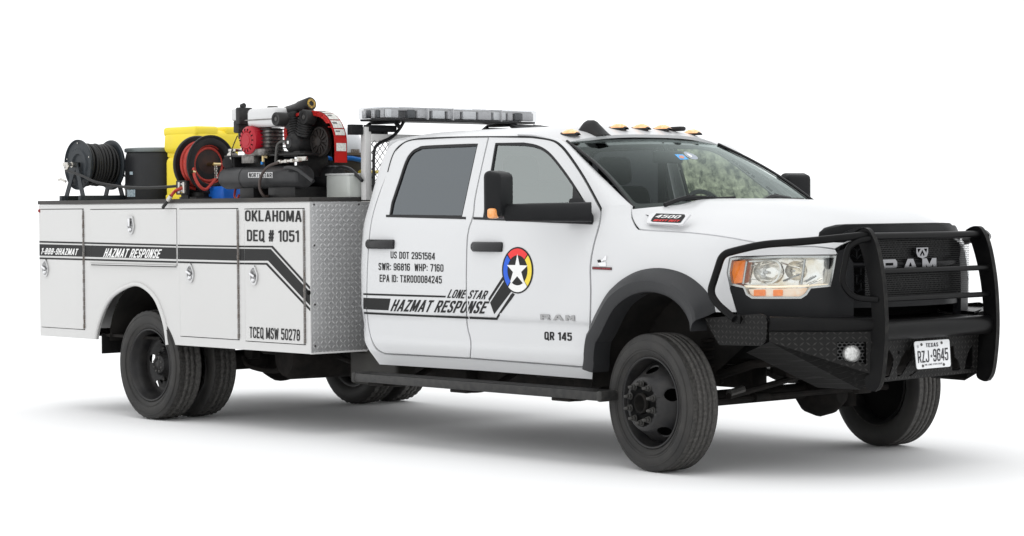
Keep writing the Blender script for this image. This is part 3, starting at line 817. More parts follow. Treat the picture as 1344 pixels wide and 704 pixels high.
tube(b, [cpt+A_*(.19*math.cos(t))+B_*(.19*math.sin(t)) for t in [2*math.pi*k/28 for k in range(28)]], .016, 8, closed=True)
box(b, cpt, (.04, .3, .05), .01); cyl(b, cpt, cpt+Vector((.25, 0, -.1)), .03); mk('steering_wheel', b, PLAST, TR)
b = BM(); box(b, (-.88, 0, 1.86), (.03, .26, .08), .015); cyl(b, (-.88, 0, 1.88), (-.93, 0, 1.95), .012); mk('rear_view_mirror', b, PLAST, TR)
# ---- wipers and cowl
b = BM(); loft(b, [[Vector(MW(a/10, -.02))+Vector((.0, 0, .004)) for a in range(-10, 11)], [Vector(MW(a/10, -.02))+Vector((.14, 0, -.045)) for a in range(-10, 11)]]); bmesh.ops.solidify(b, geom=list(b.faces), thickness=.01)
mk('cowl_panel', b, PLAST, TR)
for y0, y1 in ((-.70, -.10), (.02, .62)):
    b = BM(); p0 = Vector(MW(y0/.85, .0))+Vector((.06, 0, .012)); p1 = Vector(MW(y1/.82, .06))+Vector((.02, 0, .015)); mid = Vector(MW((y0+y1)/1.7, .05))+Vector((.03, 0, .02))
    tube(b, curve_pts([p0, p0*.4+mid*.6+Vector((.01, 0, .02)), p1*.4+mid*.6], 6), [.014]*8+[.009]*5, 6); wp = mk('wiper', b, PLAST, TR)
    b = BM(); tube(b, [Vector(MW((y0*.7+y1*.3)/.85, .045))+Vector((.012, 0, .014)), Vector(MW(y1/.82, .06))+Vector((.012, 0, .014))], .008, 6); mk('wiper_blade', b, MOULD, wp)
# ---- roof marker lights, camera pod and antennas
def roof_z(y, x): return 2.0+.078*(1-(abs(y)/.75)**3)
for (u, v, ln) in ((745, 171, 1), (808, 169.6, 1), (839, 169.4, 1), (870, 169.8, 1), (905, 172.2, 1)):
    pass
for y in (-.60, -.20, 0., .20, .50):
    x = -1.175+.04*(1-(y/.7)**2); zt = 2.052-.075*(abs(y)/.72)**3
    c = Vector((x, y, zt))
    b = BM(); pr = [(-.085, 0), (-.07, .008), (-.03, .016), (.03, .018), (.075, .008), (.09, 0)]
    rows = []
    for (dx, h) in pr:
        wdt = .034*math.sqrt(max(0, 1-(dx/.095)**2))+.008
        rows.append([c+Vector((dx, wdt*math.cos(t), -.012+(h+.012)*math.sin(t))) for t in [math.pi*k/8 for k in range(9)]])
    loft(b, rows); bmesh.ops.recalc_face_normals(b, faces=b.faces); ml_ = mk('marker_light', b, MOULD, TR, smooth=60)
    b = BM(); rows = []
    for (dx, h) in [(-.040, .012), (-.01, .026), (.03, .029), (.064, .018), (.078, .004)]:
        wdt = .034*math.sqrt(max(0, 1-((dx-.01)/.085)**2))+.004
        rows.append([c+Vector((dx, wdt*math.cos(t), (h)*math.sin(t))) for t in [math.pi*k/8 for k in range(9)]])
    loft(b, rows); bmesh.ops.recalc_face_normals(b, faces=b.faces); mk('lens', b, AMBERL, ml_, smooth=60)
# dark roof horn fairing
b = BM(); rows = []
for (dx, h, w_) in ((-.16, .004, .05), (-.13, .035, .048), (-.07, .10, .040), (-.04, .112, .036), (.03, .110, .034), (.06, .098, .034), (.12, .05, .04), (.17, .004, .045)):
    rows.append([Vector((-1.115+dx*.78, -.45+w_*math.cos(t), 1.995+h*.9*math.sin(t)**.6 if math.sin(t) > 0 else 1.995)) for t in [math.pi*k/10 for k in range(11)]])
loft(b, rows); bmesh.ops.recalc_face_normals(b, faces=b.faces); mk('roof_fin', b, MOULD, TR, smooth=50)
b = BM(); box(b, (-1.10, .31, 2.052), (.12, .06, .03), .012); mk('roof_antenna', b, MOULD, TR)
# ================================================================== front end
def plan_x(y):
    return interp([0, .25, .4, .5, .6, .68, .8], [1.09, 1.07, 1.02, .965, .915, .87, .78], abs(y))
# black nose fascia with headlamp openings
hl = [(959, 339.4), (955.4, 357.9), (959, 374.5), (975.7, 378.2), (979.4, 387.4), (986.8, 392.2), (1051.4, 392.2), (1058.8, 387.4), (1064.3, 378.9), (1090.2, 376.3), (1097.6, 335.7), (1030, 335.7), (964.6, 338.3)]
HL = PF(hl); HLr = rnd(HL, .012, 3)
CLR = glass('headlamp_lens', (.93, .95, .95), 1.45, rough=.02)
REFL = mat('headlamp_reflector', (.86, .85, .83), .12, metal=.75, bump=.9, bump_scale=16, noise_amt=.8, noise_scale=11, noise_col=(.66, .56, .40))
WARM = mat('lamp_glow', (.9, .82, .7), .3, emis=(1., .78, .5, .35))
BEZ = mat('headlamp_bezel', (.45, .45, .44), .25, metal=.8)
for i, (M, out) in enumerate(FS):
    sg = -1 if i == 0 else 1
    fa = PF([(957.5, 379), (967, 409), (967.6, 418), (1010, 424), (1120, 432)]) + PF([(1120, 345), (1108, 327), (1098, 331)])
    fas = panel('nose_fascia', fa+[HL[10], HL[9], HL[8], HL[7], HL[6], HL[5], HL[4], HL[3], HL[2]], M, out, PLAST, TR, off=.0, depth=.05, h=(.05, .05))
    hd = empty('headlight', (.8, sg*.8, 1.15), TR)
    def MI(s, z, M=M, out=out):   # recessed bowl surface
        p = Vector(M(s, z)); n = nrm(M, s, z, Vector(out)); return tuple(p-n*.06)
    panel('reflector', shrink(HL, .002), MI, out, REFL, hd, h=(.05, .05))
    panel('chrome_surround', HL, M, out, BEZ, hd, holes=[shrink(HLr, .012) if len(HLr) > 5 else []], off=.002, depth=.06, h=(.05, .05))
    panel('lens', shrink(HL, .004), M, out, CLR, hd, off=.004, h=(.05, .05))
    # amber corner lamp, chrome dividers, projector lamps
    am = PF([(960.5, 343), (976, 341.5), (971.5, 371.5), (961, 372.5), (958.2, 358)])
    def MJ(s, z, M=M, out=out):
        p = Vector(M(s, z)); n = nrm(M, s, z, Vector(out)); return tuple(p-n*.02)
    panel('corner_lamp', rnd(am, .006, 3), MJ, out, mat('corner_amber', (.85, .22, .03), .25, coat=.5, noise_amt=.6, noise_scale=45, noise_col=(.65, .12, .02), emis=(1, .3, .05, .12)) if i == 0 else MAT['corner_amber'], hd, depth=.02, h=(.05, .05))
    for (cu, cv, r, kx) in ((1001, 357, .066, 1.35), (1041, 355, .055, 1.2)):
        s0, z0 = PF([(cu, cv)])[0]; c = Vector(M(s0, z0)); n = nrm(M, s0, z0, Vector(out))
        ax = (n+Vector((.8, 0, 0))).normalized(); c = c-n*.048
        b = BM(); lathe(b, [(r, .040), (r*.9, .022), (r*.6, .0), (r*.3, -.012), (0.001, -.014)], (0, 0, 0), ax, 28)
        tg = Vector((n.y, -n.x, 0))
        for v in b.verts: v.co = c+v.co+tg*(v.co.dot(tg)*(kx-1)); 
        mk('reflector_bowl', b, REFL, hd, smooth=60)
        b = BM(); cyl(b, c+ax*(-.01), c+ax*.022, r*.16, 12, r*.10); mk('bulb', b, BEZ, hd)
    # stepped blades between the bowls and the light signature
    for (u0, v0, u1, v1, rr) in ((984, 349, 1016, 345, .004), (984, 366, 1018, 370, .004), (1024, 344, 1050, 352, .004), (1027, 369, 1050, 360, .005), (1058, 370, 1072, 362, .006), (1062, 374, 1080, 366, .004)):
        a_, b_ = PF([(u0, v0), (u1, v1)]); b = BM(); tube(b, [Vector(MJ(*a_)), Vector(MJ(*b_))], rr, 5); mk('reflector_blade', b, BEZ if rr > .0045 else REFL, hd)
    b = BM(); pth = PF([(981, 343), (1018, 341.5), (1025, 350), (1020, 366), (1012, 372), (984, 373)]); tube(b, fil([Vector(MJ(*q)) for q in pth], .02, 3), .0050, 6); mk('light_signature', b, mat('white_light_guide', (.85, .84, .80), .3) if i == 0 else MAT['white_light_guide'], hd)
    # ribs between lamps: bright plates
    for (u0, v0, u1, v1) in ((1057, 340, 1052, 374), (978, 343, 973, 373)):
        a_, b_ = PF([(u0, v0), (u1, v1)]); b = BM()
        p0, p1 = Vector(MJ(*a_)), Vector(MJ(*b_)); tube(b, [p0, p1], .007, 6); mk('divider', b, BEZ, hd)
    # lower running lamp strip
    dr = PF([(980, 380), (1061, 378.5), (1056, 386.5), (1050, 390.3), (989, 390.3), (983, 386.5)])
    panel('running_lamp', rnd(dr, .006, 3), MJ, out, mat('running_lamp_glass', (.78, .70, .60), .25, coat=.4, noise_amt=.8, noise_scale=22, noise_col=(.85, .50, .28), emis=(1., .65, .40, .12)) if i == 0 else MAT['running_lamp_glass'], hd, depth=.02, h=(.05, .05))
    for (ua, ub) in ((988, 1003), (1014, 1027)):
        bl = PF([(ua, 381), (ub, 380.6), (ub, 388.6), (ua, 389)])
        def MK(s, z, M=M, out=out):
            p = Vector(M(s, z)); n = nrm(M, s, z, Vector(out)); return tuple(p-n*.012)
        panel('amber_reflector', rnd(bl, .004, 2), MK, out, MAT['corner_amber'], hd, depth=.008, h=None)
    b = BM(); a_ = PF([(975, 376.2), (1020, 376.8), (1088, 374.2)]); tube(b, curve_pts([Vector(MJ(*q)) for q in a_], 5), .0065, 6); mk('light_guide', b, WARM, hd)

# ---- grille
GR = empty('grille', (1.05, 0, 1.2), TR)
def MG(y, z): return (plan_x(y)+.012+.05*(1.40-z)*0+(-.10*max(0, z-1.36)), y, z)
def sym(pts): return pts+[(-y, z) for y, z in pts[::-1]]
go = sym([(-.47, 1.42), (-.56, 1.395), (-.625, 1.35), (-.66, 1.30), (-.672, 1.22), (-.64, 1.10), (-.60, 1.0), (-.55, .965)])
gi = sym([(-.44, 1.365), (-.53, 1.355), (-.585, 1.33), (-.605, 1.30), (-.60, 1.20), (-.575, 1.10), (-.53, 1.035), (-.49, 1.02)])
go = [(y*.885, z) for y, z in go]; gi = [(y*.885, z) for y, z in gi]
panel('grille_surround', rnd(go, .03, 4), MG, FRONT, PLAST, GR, holes=[rnd(gi, .03, 4)], off=.035, depth=.10, h=(.08, .05))
# rolled top lip that meets the hood
b = BM(); rows = []
for k in range(25):
    y = -.66+1.32*k/24; a = abs(y); zt = interp([0, .44, .50, .56, .60, .66], [1.434, 1.432, 1.428, 1.410, 1.390, 1.338], a)
    x = plan_x(y)
    rows.append([(x-.12, y, zt-.01), (x-.05, y, zt+.006), (x-.0, y, zt+.004), (x+.03, y, zt-.02), (x+.045, y, zt-.06)])
loft(b, rows); bmesh.ops.solidify(b, geom=list(b.faces), thickness=.006); bmesh.ops.recalc_face_normals(b, faces=b.faces)
mk('grille_top_lip', b, PLAST, GR, smooth=35)
b = BM(); loft(b, [[(plan_x(y/10*.56)-.05, y/10*.56, z) for y in range(-10, 11)] for z in (1.0, 1.4)]); mk('grille_backing', b, DARK, GR, smooth=0)
# honeycomb bars (real bars, zigzag rows)
b = BM()
rowz = [1.06, 1.105, 1.15, 1.25, 1.295, 1.34]
for z0 in rowz:
    pts = []
    for k in range(0, 45):
        y = -.535+1.07*k/44; zz = z0+(.012 if (k//1) % 2 == 0 else -.012)
        pts.append((plan_x(y)-.012, y, zz))
    tube(b, pts, .0065, 4, cap=False)
for j, z0 in enumerate(rowz[:-1]):
    for k in range(1, 44):
        if (k+j) % 2: continue
        y = -.535+1.07*k/44
        tube(b, [(plan_x(y)-.012, y, z0), (plan_x(y)-.012, y, z0+.045)], .005, 4, cap=False)
tag(mk('grille_mesh', b, PLAST, GR, smooth=0), kind='stuff')
for z0 in (1.205,):
    b = BM(); tube(b, [(plan_x(y/10*.53)+.01, y/10*.53, z0) for y in range(-10, 11)], .032, 8, flat=.5); mk('grille_crossbar', b, PLAST, GR)
def MGl(y, z): return (1.135, y, z)
# chrome block letters (R A M), each letter its own outline
SILVL = mat('letter_chrome', (.27, .27, .28), .22, metal=1.)
letR = [[(-.320, 1.176), (-.320, 1.238), (-.195, 1.238), (-.180, 1.226), (-.180, 1.206), (-.200, 1.198), (-.178, 1.176), (-.212, 1.176), (-.232, 1.196), (-.285, 1.196), (-.285, 1.176)], [(-.285, 1.211), (-.285, 1.223), (-.215, 1.223), (-.215, 1.211)]]
letA = [[(-.135, 1.176), (-.085, 1.238), (-.035, 1.238), (.012, 1.176), (-.025, 1.176), (-.035, 1.190), (-.088, 1.190), (-.100, 1.176)], [(-.076, 1.204), (-.062, 1.222), (-.057, 1.222), (-.045, 1.204)]]
letM = [[(.045, 1.176), (.045, 1.238), (.085, 1.238), (.110, 1.212), (.135, 1.238), (.175, 1.238), (.175, 1.176), (.142, 1.176), (.142, 1.212), (.110, 1.184), (.078, 1.212), (.078, 1.176)]]
letM = [[(a+.004, c) for a, c in letM[0]]]
sh_ = lambda q: [(a-.037, 1.236-(1.238-c)*1.3) for a, c in q]
for L_ in (letR, letA, letM):
    panel('badge_letter', sh_(L_[0]), MGl, FRONT, SILVL, GR, holes=[sh_(q) for q in L_[1:]], depth=.02, h=None)
# shield emblem
ex = -.075
em = [(.008, 1.300), (.150, 1.300), (.150, 1.262), (.135, 1.236), (.080, 1.222), (.025, 1.236), (.008, 1.262)]
emo = [(.020, 1.292), (.062, 1.292), (.030, 1.262)]; emo2 = [(.138, 1.292), (.096, 1.292), (.128, 1.262)]
emi = [(.079, 1.285), (.108, 1.246), (.095, 1.238), (.079, 1.262), (.063, 1.238), (.050, 1.246)]
em, emo, emo2, emi = [[((a-.079)*.76+.004, (c-1.262)*.8+1.268) for a, c in q] for q in (em, emo, emo2, emi)]
panel('badge_emblem', em, MGl, FRONT, SILVL, GR, holes=[emo, emo2, emi], off=.006, depth=.02, h=None)

# ---- replacement bumper
BP = empty('front_bumper', (1.1, 0, .7), TR)
R0 = Vector((1.205, -.455, .862)); RL = .054
for s in (-1, 1):
    def fl(p, s=s): p = Vector(p); return Vector((p.x, p.y*(-s), p.z))
    # outer rolled tube along the wing top
    b = BM(); tube(b, [fl(p) for p in ((1.20, -.50, .876), (1.04, -.74, .880), (.86, -1.0, .888))], .043, 14); mk('top_roll', b, BLACK, BP)
    # shelf plate behind the roll
    b = BM(); A = [(1.18, -.44, .905), (.86, -1.0, .918), (.62, -.98, .918), (.80, -.6, .905)]
    prism(b, [(p[0], p[1]*(-s)) for p in A], lambda a, c, t: (a, c, .905+t), 0, .012); mk('shelf_plate', b, BLACK, BP)
    # face plate under the roll
    def MF2(a, z, s=s):   # a 0..1 from centre end to corner
        x = 1.225+(.868-1.225)*a; y = -(.50+(1.005-.50)*a)
        n = Vector((.56, -.34, 0)).normalized()
        return (x, y*(-s), z)
    fz = [(0, .85), (1, .862), (1, .79), (0, .588)]
    fog = [(.30, .792), (.055, .780), (.055, .640), (.30, .688)]
    fog = PX(lambda a, z: MF2(a, z, -1), [(1099, 449), (1137, 449), (1137, 478.5), (1099, 473)], (.3, .7))
    panel('face_plate', fz, MF2, (1, s*1.2, 0), TREADC, BP, holes=[fog], depth=.008, h=None)
    def MF3(a, z, s=s): p = MF2(a, z, s); n = Vector((.86, .5*s, 0))*-.035; return (p[0]+n.x, p[1]+n.y, p[2])
    panel('lamp_mesh', shrink(fog, -.004), MF3, (1, s*1.2, 0), perf('hex_mesh', (.02, .02, .02), .021, .40, axes='YZ') if s < 0 else MAT['hex_mesh'], BP, h=None)
    panel('lamp_recess', shrink(fog, -.006), lambda a, z, s=s: tuple(Vector(MF2(a, z, s))-Vector((.86, .5*s, 0))*.06), (1, s*1.2, 0), DARK, BP, h=None)
    a0, z0 = PX(lambda a, z: MF3(a, z, -1), [(1117, 464.5)], (.2, .7))[0]
    c = Vector(MF3(a0, z0, s)); b = BM(); lathe(b, [(.001, .034), (.030, .032), (.046, .024), (.050, .012), (.050, -.01)], c, (.86, .5*s, 0), 28)
    fgl = mk('fog_light', b, mat('fog_lens', (.40, .40, .39), .2, metal=.5, bump=.9, bump_scale=90, noise_amt=.8, noise_scale=70, noise_col=(.75, .75, .74)) if s < 0 else MAT['fog_lens'], BP, smooth=60)
    # sloping lower plate
    b = BM()
    pts = [MF2(0, .588, s), MF2(1, .79, s), (.60, s*.90, .715), (.80, s*.52, .505), (1.08, s*.48, .505)]
    pts = [Vector(p) for p in pts]; vs = [b.verts.new(p) for p in pts]; b.faces.new(vs); bmesh.ops.solidify(b, geom=list(b.faces), thickness=.008); mk('lower_plate', b, TREADD, BP, smooth=0)
    b = BM(); box(b, (1.12, s*.505, .73), (.24, .010, .28)); mk('end_gusset', b, BLACK, BP)
    # wing tread plate along the fender side
    wp_ = [px_ for px_ in ((.372, .906), (.80, .945), (.835, .935), (.852, .90), (.842, .80), (.80, .765), (.49, .757))]
    panel('wing_plate', rnd(wp_, .012, 3), lambda a, z, s=s: (a, s*(1.005+.0*a), z), (0, s, 0), TREADB, BP, off=.0, depth=.012, h=None)
    # bracket and under plates
    b = BM(); box(b, (.78, s*.42, .68), (.6, .02, .20)); box(b, (.66, s*.5, .76), (.5, .1, .12), .02); mk('bumper_bracket', b, UNDER, BP)
# centre roll between the uprights
b = BM(); tube(b, [(1.235, -.535, .842), (1.235, .495, .842)], .056, 18); mk('centre_roll', b, BLACK, BP)
b = BM(); prism(b, [(1.19, -.45), (1.19, .45), (.82, .6), (.82, -.6)], lambda a, c, t: (a, c, .885+t), 0, .012); mk('shelf_plate', b, BLACK, BP)
# centre tread plate with cut-outs
MC = lambda y, z: (1.19-.06*(.8-z), y, z)
def PC(p): return PX(MC, p, (0, .7))
h1 = PC([(1161, 461), (1168, 460), (1173, 470), (1172, 480), (1167, 495), (1161, 496)])
h2 = PC([(1190, 459.5), (1197, 458.5), (1196, 472), (1184, 492), (1178, 495), (1177, 484), (1183, 470)])
h2b = PC([(1201, 487), (1204.5, 486.6), (1196, 493.5), (1192, 494)])
h3 = PC([(1247.5, 455), (1251.5, 454), (1253.5, 468), (1257, 472), (1261, 484), (1258, 486.5), (1250, 487)])
h4 = PC([(1271, 462), (1277, 451.5), (1277.5, 484), (1266, 485.2), (1268, 473)])
oc = [(-.47, .80), (.47, .80), (.47, .56), (-.47, .548)]
panel('centre_plate', oc, MC, FRONT, TREADC, BP, holes=[h1, h2, h2b, h3, h4], depth=.008, h=None)
b = BM(); lathe(b, [(.001, .004), (.009, .004), (.009, 0)], Vector(MC(*PC([(1179.5, 463)])[0])), FRONT, 10); mk('bolt', b, DARK, BP)
# ribbed intercooler glimpsed behind first opening
b = BM()
for k in range(9): box(b, (1.05, -.42, .60+k*.02), (.04, .14, .008))
tag(mk('cooler_fins', b, UNDER, BP, smooth=0), kind='stuff')
# license plate
PM = mat('plate_white', (.74, .75, .76), .4, noise_amt=.1, noise_scale=20)
def MP(y, z):
    # tilted slightly, bottom forward
    return (1.235-.10*(z-.72), y, z)
pc = rnd([(-.163, .648), (.148, .644), (.144, .800), (-.167, .804)], .016, 4)
pc = PX(MP, [(1199.8, 448.6), (1246, 445.3), (1248, 481.3), (1203.6, 485.1)], (0, .75)); pcr = rnd(pc, .016, 4)
lp = panel('license_plate', pcr, MP, FRONT, PM, BP, depth=.004, h=None)
PINK = mat('plate_ink', (.02, .02, .025), .5)
def ptext(nm, s_, lb, rb, lt, **k): return text(nm, s_, lb, rb, lt, MP, FRONT, k.pop('m', PINK), BP, g=(0, .75), h=None, **k)
ptext('plate_lettering', 'TEXAS', (1215.2, 456.2), (1231.4, 454.9), (1214.8, 450.9), bold=.02)
ptext('plate_number', 'RZJ', (1205.0, 476.7), (1219.8, 475.5), (1203.8, 461.2), bold=.0, off=.002)
ptext('plate_number', '9645', (1225.0, 474.9), (1244.6, 472.9), (1224.2, 458.4), bold=.0, off=.002)
def star(c, r, rot=0, k=.4, asp=1.):
    return [(c[0]+asp*(r if i % 2 == 0 else r*k)*math.sin(rot+math.pi*i/5), c[1]+(r if i % 2 == 0 else r*k)*math.cos(rot+math.pi*i/5)) for i in range(10)]
sp_ = PC([(1222.2, 467.5)])[0]; panel('plate_emblem', star(PX(MP, [(1222.3, 467.6)], (0, .75))[0], .011), MP, FRONT, PINK, BP, off=.002, h=None)
panel('plate_emblem', star(PX(MP, [(1204.6, 455.2)], (0, .75))[0], .013), MP, FRONT, mat('plate_grey', (.4, .4, .42), .5), BP, off=.002, h=None)
ptext('plate_lettering', 'The Lone Star State', (1213.4, 480.3), (1236.6, 478.2), (1213.3, 478.2))
for (u, v) in ((1209.2, 452.6), (1235.6, 450.2), (1211.2, 480.6), (1238.6, 478.6)):
    c = Vector(MP(*PX(MP, [(u, v)], (0, .75))[0])); b = BM(); lathe(b, [(.001, .006), (.007, .005), (.009, 0)], c, FRONT, 10); mk('plate_screw', b, STEEL, BP)

# ---- grille guard
WORN = mat('worn_black_edge', (.006, .006, .006), .3, spec=.3, noise_amt=.9, noise_scale=22, noise_col=(.035, .033, .03))
GG = empty('grille_guard', (1.2, 0, .5), TR)
UPo = [(1.085, 1.385), (1.12, 1.408), (1.165, 1.418), (1.205, 1.400), (1.25, 1.32), (1.285, 1.18), (1.305, 1.03), (1.312, .84), (1.30, .68), (1.278, .56), (1.245, .512), (1.20, .51), (1.16, .54), (1.175, .64), (1.21, .75), (1.215, .85), (1.205, 1.0), (1.18, 1.15), (1.13, 1.31)]
UY = {-1: -.532, 1: .490}
for s in (-1, 1):
    yy = UY[s]
    b = BM(); prism(b, [tuple(p)[:2] for p in curve_pts([(a, c, 0) for a, c in UPo], 3, closed=True)], lambda a, c, t, yy=yy: (a, yy+t, c), -.006, .006); mk('upright', b, BLACK, GG, smooth=35)
    fe = curve_pts([(a+.001, 0, c) for a, c in UPo[0:11]], 3)
    b = BM(); rows = []
    for p in fe: rows.append([Vector((p.x, yy-.017, p.z)), Vector((p.x, yy+.017, p.z))])
    loft(b, rows); bmesh.ops.solidify(b, geom=list(b.faces), thickness=.006); mk('edge_flange', b, WORN, GG, smooth=40)
    # outer wrap hoop and inner hoop
    if True:
        P = [(1.20, s*.475, 1.372), (1.12, s*.62, 1.366), (.80, s*.90, 1.322), (.56, s*.985, 1.315), (.40, s*1.0, 1.10), (.375, s*1.0, 1.02), (.53, s*1.02, .905), (.60, s*1.02, .875)]
        hp = [at(1122, 310.5, 'y', -.60), at(1060, 317, 'y', -.83), at(1000, 321, 'y', -.95), at(966, 329, 'y', -1.0), at(948, 334, 'y', -1.02), at(932, 384, 'y', -1.03), at(941, 399, 'y', -1.03), at(964, 419, 'y', -1.03)]
        hp = [Vector((1.175, -.53, 1.378))]+hp
        P = [Vector((p.x, p.y*(-s), p.z)) for p in hp]
        b = BM(); tube(b, fil(P, .10, 6), .0215, 12); mk('side_hoop', b, BLACK, GG)
        b = BM(); box(b, (P[-1].x, s*1.018, P[-1].z), (.07, .012, .05), .004); mk('hoop_foot', b, BLACK, GG)
        hq = [at(1143, 313, 'y', -.53), at(1124, 317, 'y', -.60), at(1113, 325, 'y', -.63), at(1104.5, 372, 'y', -.66), at(1120, 391.5, 'y', -.61), at(1153, 393.5, 'y', -.53)]
        P = [Vector((p.x, p.y*(-s), p.z)) for p in hq]
        b = BM(); tube(b, fil(P, .05, 5), .018, 10); mk('inner_hoop', b, BLACK, GG)
for (v1, v2, r) in ((309.3, 309, .021), (356.7, 350.8, .0155), (392.5, 386.6, .0155)):
    zc_ = (at(1165, v1, 'x', 1.215).z+at(1275, v2, 'x', 1.215).z)/2
    xx = 1.18 if r > .02 else 1.25
    b = BM(); tube(b, [(xx, -.535, zc_), (xx, .495, zc_)], r, 12); mk('crossbar', b, BLACK, GG)
EXPM = perf('perforated_infill', (.012, .012, .012), .0135, .43, axes='YZ', spec=.3)
panel('infill_mesh', [(-.475, 1.0), (.485, 1.0), (.485, 1.365), (-.475, 1.365)], lambda y, z: (1.112, y, z), FRONT, EXPM, GG, h=None)

# ================================================================== wheels
def tyre_bm(R, W, rim, ribs, seg=96, lug=False):
    h = W/2; pr = []
    # outer half sidewall -> tread -> inner
    side = [(rim-.004, h*.66), (rim+.012, h*.80), (rim+.04, h*.95), (rim+.075, h*1.0), (rim+.10, h*.985), (R-.028, h*.92), (R-.010, h*.86), (R-.003, h*.80)]
    pr += [(r, a) for r, a in side]
    tread = []
    w = h*.78; n = ribs; g = .010
    for k in range(n):
        a0 = w-2*w*k/n; a1 = w-2*w*(k+1)/n
        crown = lambda a: R-.006*(abs(a)/w)**2
        pr += [(crown(a0), a0-g*.6 if k else a0), (crown(a1), a1+g*.6 if k < n-1 else a1)]
        if k < n-1: pr += [(R-.017, a1+g*.45), (R-.017, a1-g*.45)]
    pr += [(r, -a) for r, a in side[::-1]]
    b = BM(); lathe(b, pr, (0, 0, 0), (0, -1, 0), seg)
    for f in b.faces:
        if abs(f.calc_center_median().y) > h*.79: f.material_index = 1
    if lug:
        # cut cross sipes by pushing tread vertices
        for v in b.verts:
            r = math.hypot(v.co.x, v.co.z)
            if r > R-.02 and abs(v.co.y) < h*.85:
                k = int(round(math.atan2(v.co.z, v.co.x)/(2*math.pi)*seg))
                if (k+(1 if v.co.y > 0 else 0)) % 3 == 0:
                    f = (r-.008)/r; v.co.x *= f; v.co.z *= f
    return b
def disc_bm(rin, rout, nh, hr, hw, prof, phase=0.):
    """rim centre disc with hand holes, displaced along -y by profile(r)"""
    def circ(r, n): return [(r*math.cos(2*math.pi*k/n), r*math.sin(2*math.pi*k/n)) for k in range(n)]
    holes = [circ(rin, 28)]
    for k in range(nh):
        t = 2*math.pi*k/nh+phase; c = Vector((hr*math.cos(t), hr*math.sin(t))); e1 = Vector((-math.sin(t), math.cos(t))); e2 = Vector((math.cos(t), math.sin(t)))
        holes.append([tuple(c+e1*(hw[0]*math.cos(q))+e2*(hw[1]*math.sin(q))) for q in [2*math.pi*i/14 for i in range(14)]])
    fb = tess([circ(rout, 56)]+holes); slice2(fb, (.022, .022))
    for v in fb.verts:
        x, z = v.co.x, v.co.y; v.co = Vector((x, -prof(math.hypot(x, z)), z))
    bmesh.ops.solidify(fb, geom=list(fb.faces), thickness=.008)
    bmesh.ops.recalc_face_normals(fb, faces=fb.faces)
    return fb
RUBF = RUBBER
def make_front_wheel(c, rz, side):
    w = empty('front_wheel', c, TR); w.rotation_euler = (0, 0, rz)
    WP[w.name] = Vector((0, 0, 0))
    ty = mk('tyre', tyre_bm(.405, .225, .262, 5), RUBBER, w, smooth=30, local=True, mats=[RUBBER, RUBBER2])
    b = BM(); 
    for r in (.30, .315, .335, .362): lathe(b, [(r, .1105), (r+.003, .1130), (r+.006, .1105)], (0, 0, 0), (0, -1, 0), 64)
    mk('sidewall_rib', b, RUBBER2, w, smooth=30, local=True)
    b = BM(); lathe(b, [(.270, .082), (.272, .092), (.262, .096), (.254, .088), (.250, .06), (.238, .045), (.232, -.02), (.236, -.075), (.262, -.085), (.266, -.09)], (0, 0, 0), (0, -1, 0), 72)
    rim = mk('rim', b, RIM, w, smooth=35, local=True)
    pf = lambda r: interp([.06, .10, .140, .152, .165, .20, .236], [.150, .150, .150, .142, .118, .062, .012], r)
    mk('rim_disc', disc_bm(.064, .236, 5, .192, (.043, .024), pf, R_(18)), RIM, w, smooth=45, local=True)
    b = BM(); lathe(b, [(.060, .10), (.060, .165), (.052, .172), (.048, .165), (.046, .12), (.001, .115)], (0, 0, 0), (0, -1, 0), 28); mk('hub', b, UNDER, w, local=True)
    b = BM(); lathe(b, [(.25, -.0), (.10, -.02), (.001, -.02)], (0, 0, 0), (0, -1, 0), 28); mk('brake_drum', b, DARK, w, local=True)
    first = None
    for k in range(10):
        t = 2*math.pi*(k+.5)/10; cc = Vector((.113*math.cos(t), -.149, .113*math.sin(t)))
        if first is None:
            b = BM(); tube(b, [(0, 0, 0), (0, -.005, 0)], .021, 12); tube(b, [(0, -.005, 0), (0, -.022, 0)], .0165, 6); tube(b, [(0, -.022, 0), (0, -.030, 0), (0, -.048, 0)], [.013, .011, .008], 8)
            first = mk('lug_nut', b, mat('lug_steel', (.055, .053, .05), .45, metal=.4, noise_amt=.6, noise_scale=60), w, local=True)
            first.location = cc
        else:
            o = first.copy(); link(o, w); o.location = cc
    return w
fw = make_front_wheel((0, -.965, .405), R_(-8), -1)
tag(fw)
def copy_tree(o, parent=None):
    c = o.copy(); col.objects.link(c); c.parent = parent; WP[c.name] = WP.get(o.name, Vector())
    for ch in [q for q in bpy.data.objects if q.parent == o]: copy_tree(ch, c)
    return c
fw2 = copy_tree(fw, TR); fw2.location = (0, 1.09, .405); fw2.rotation_euler = (0, 0, R_(172))
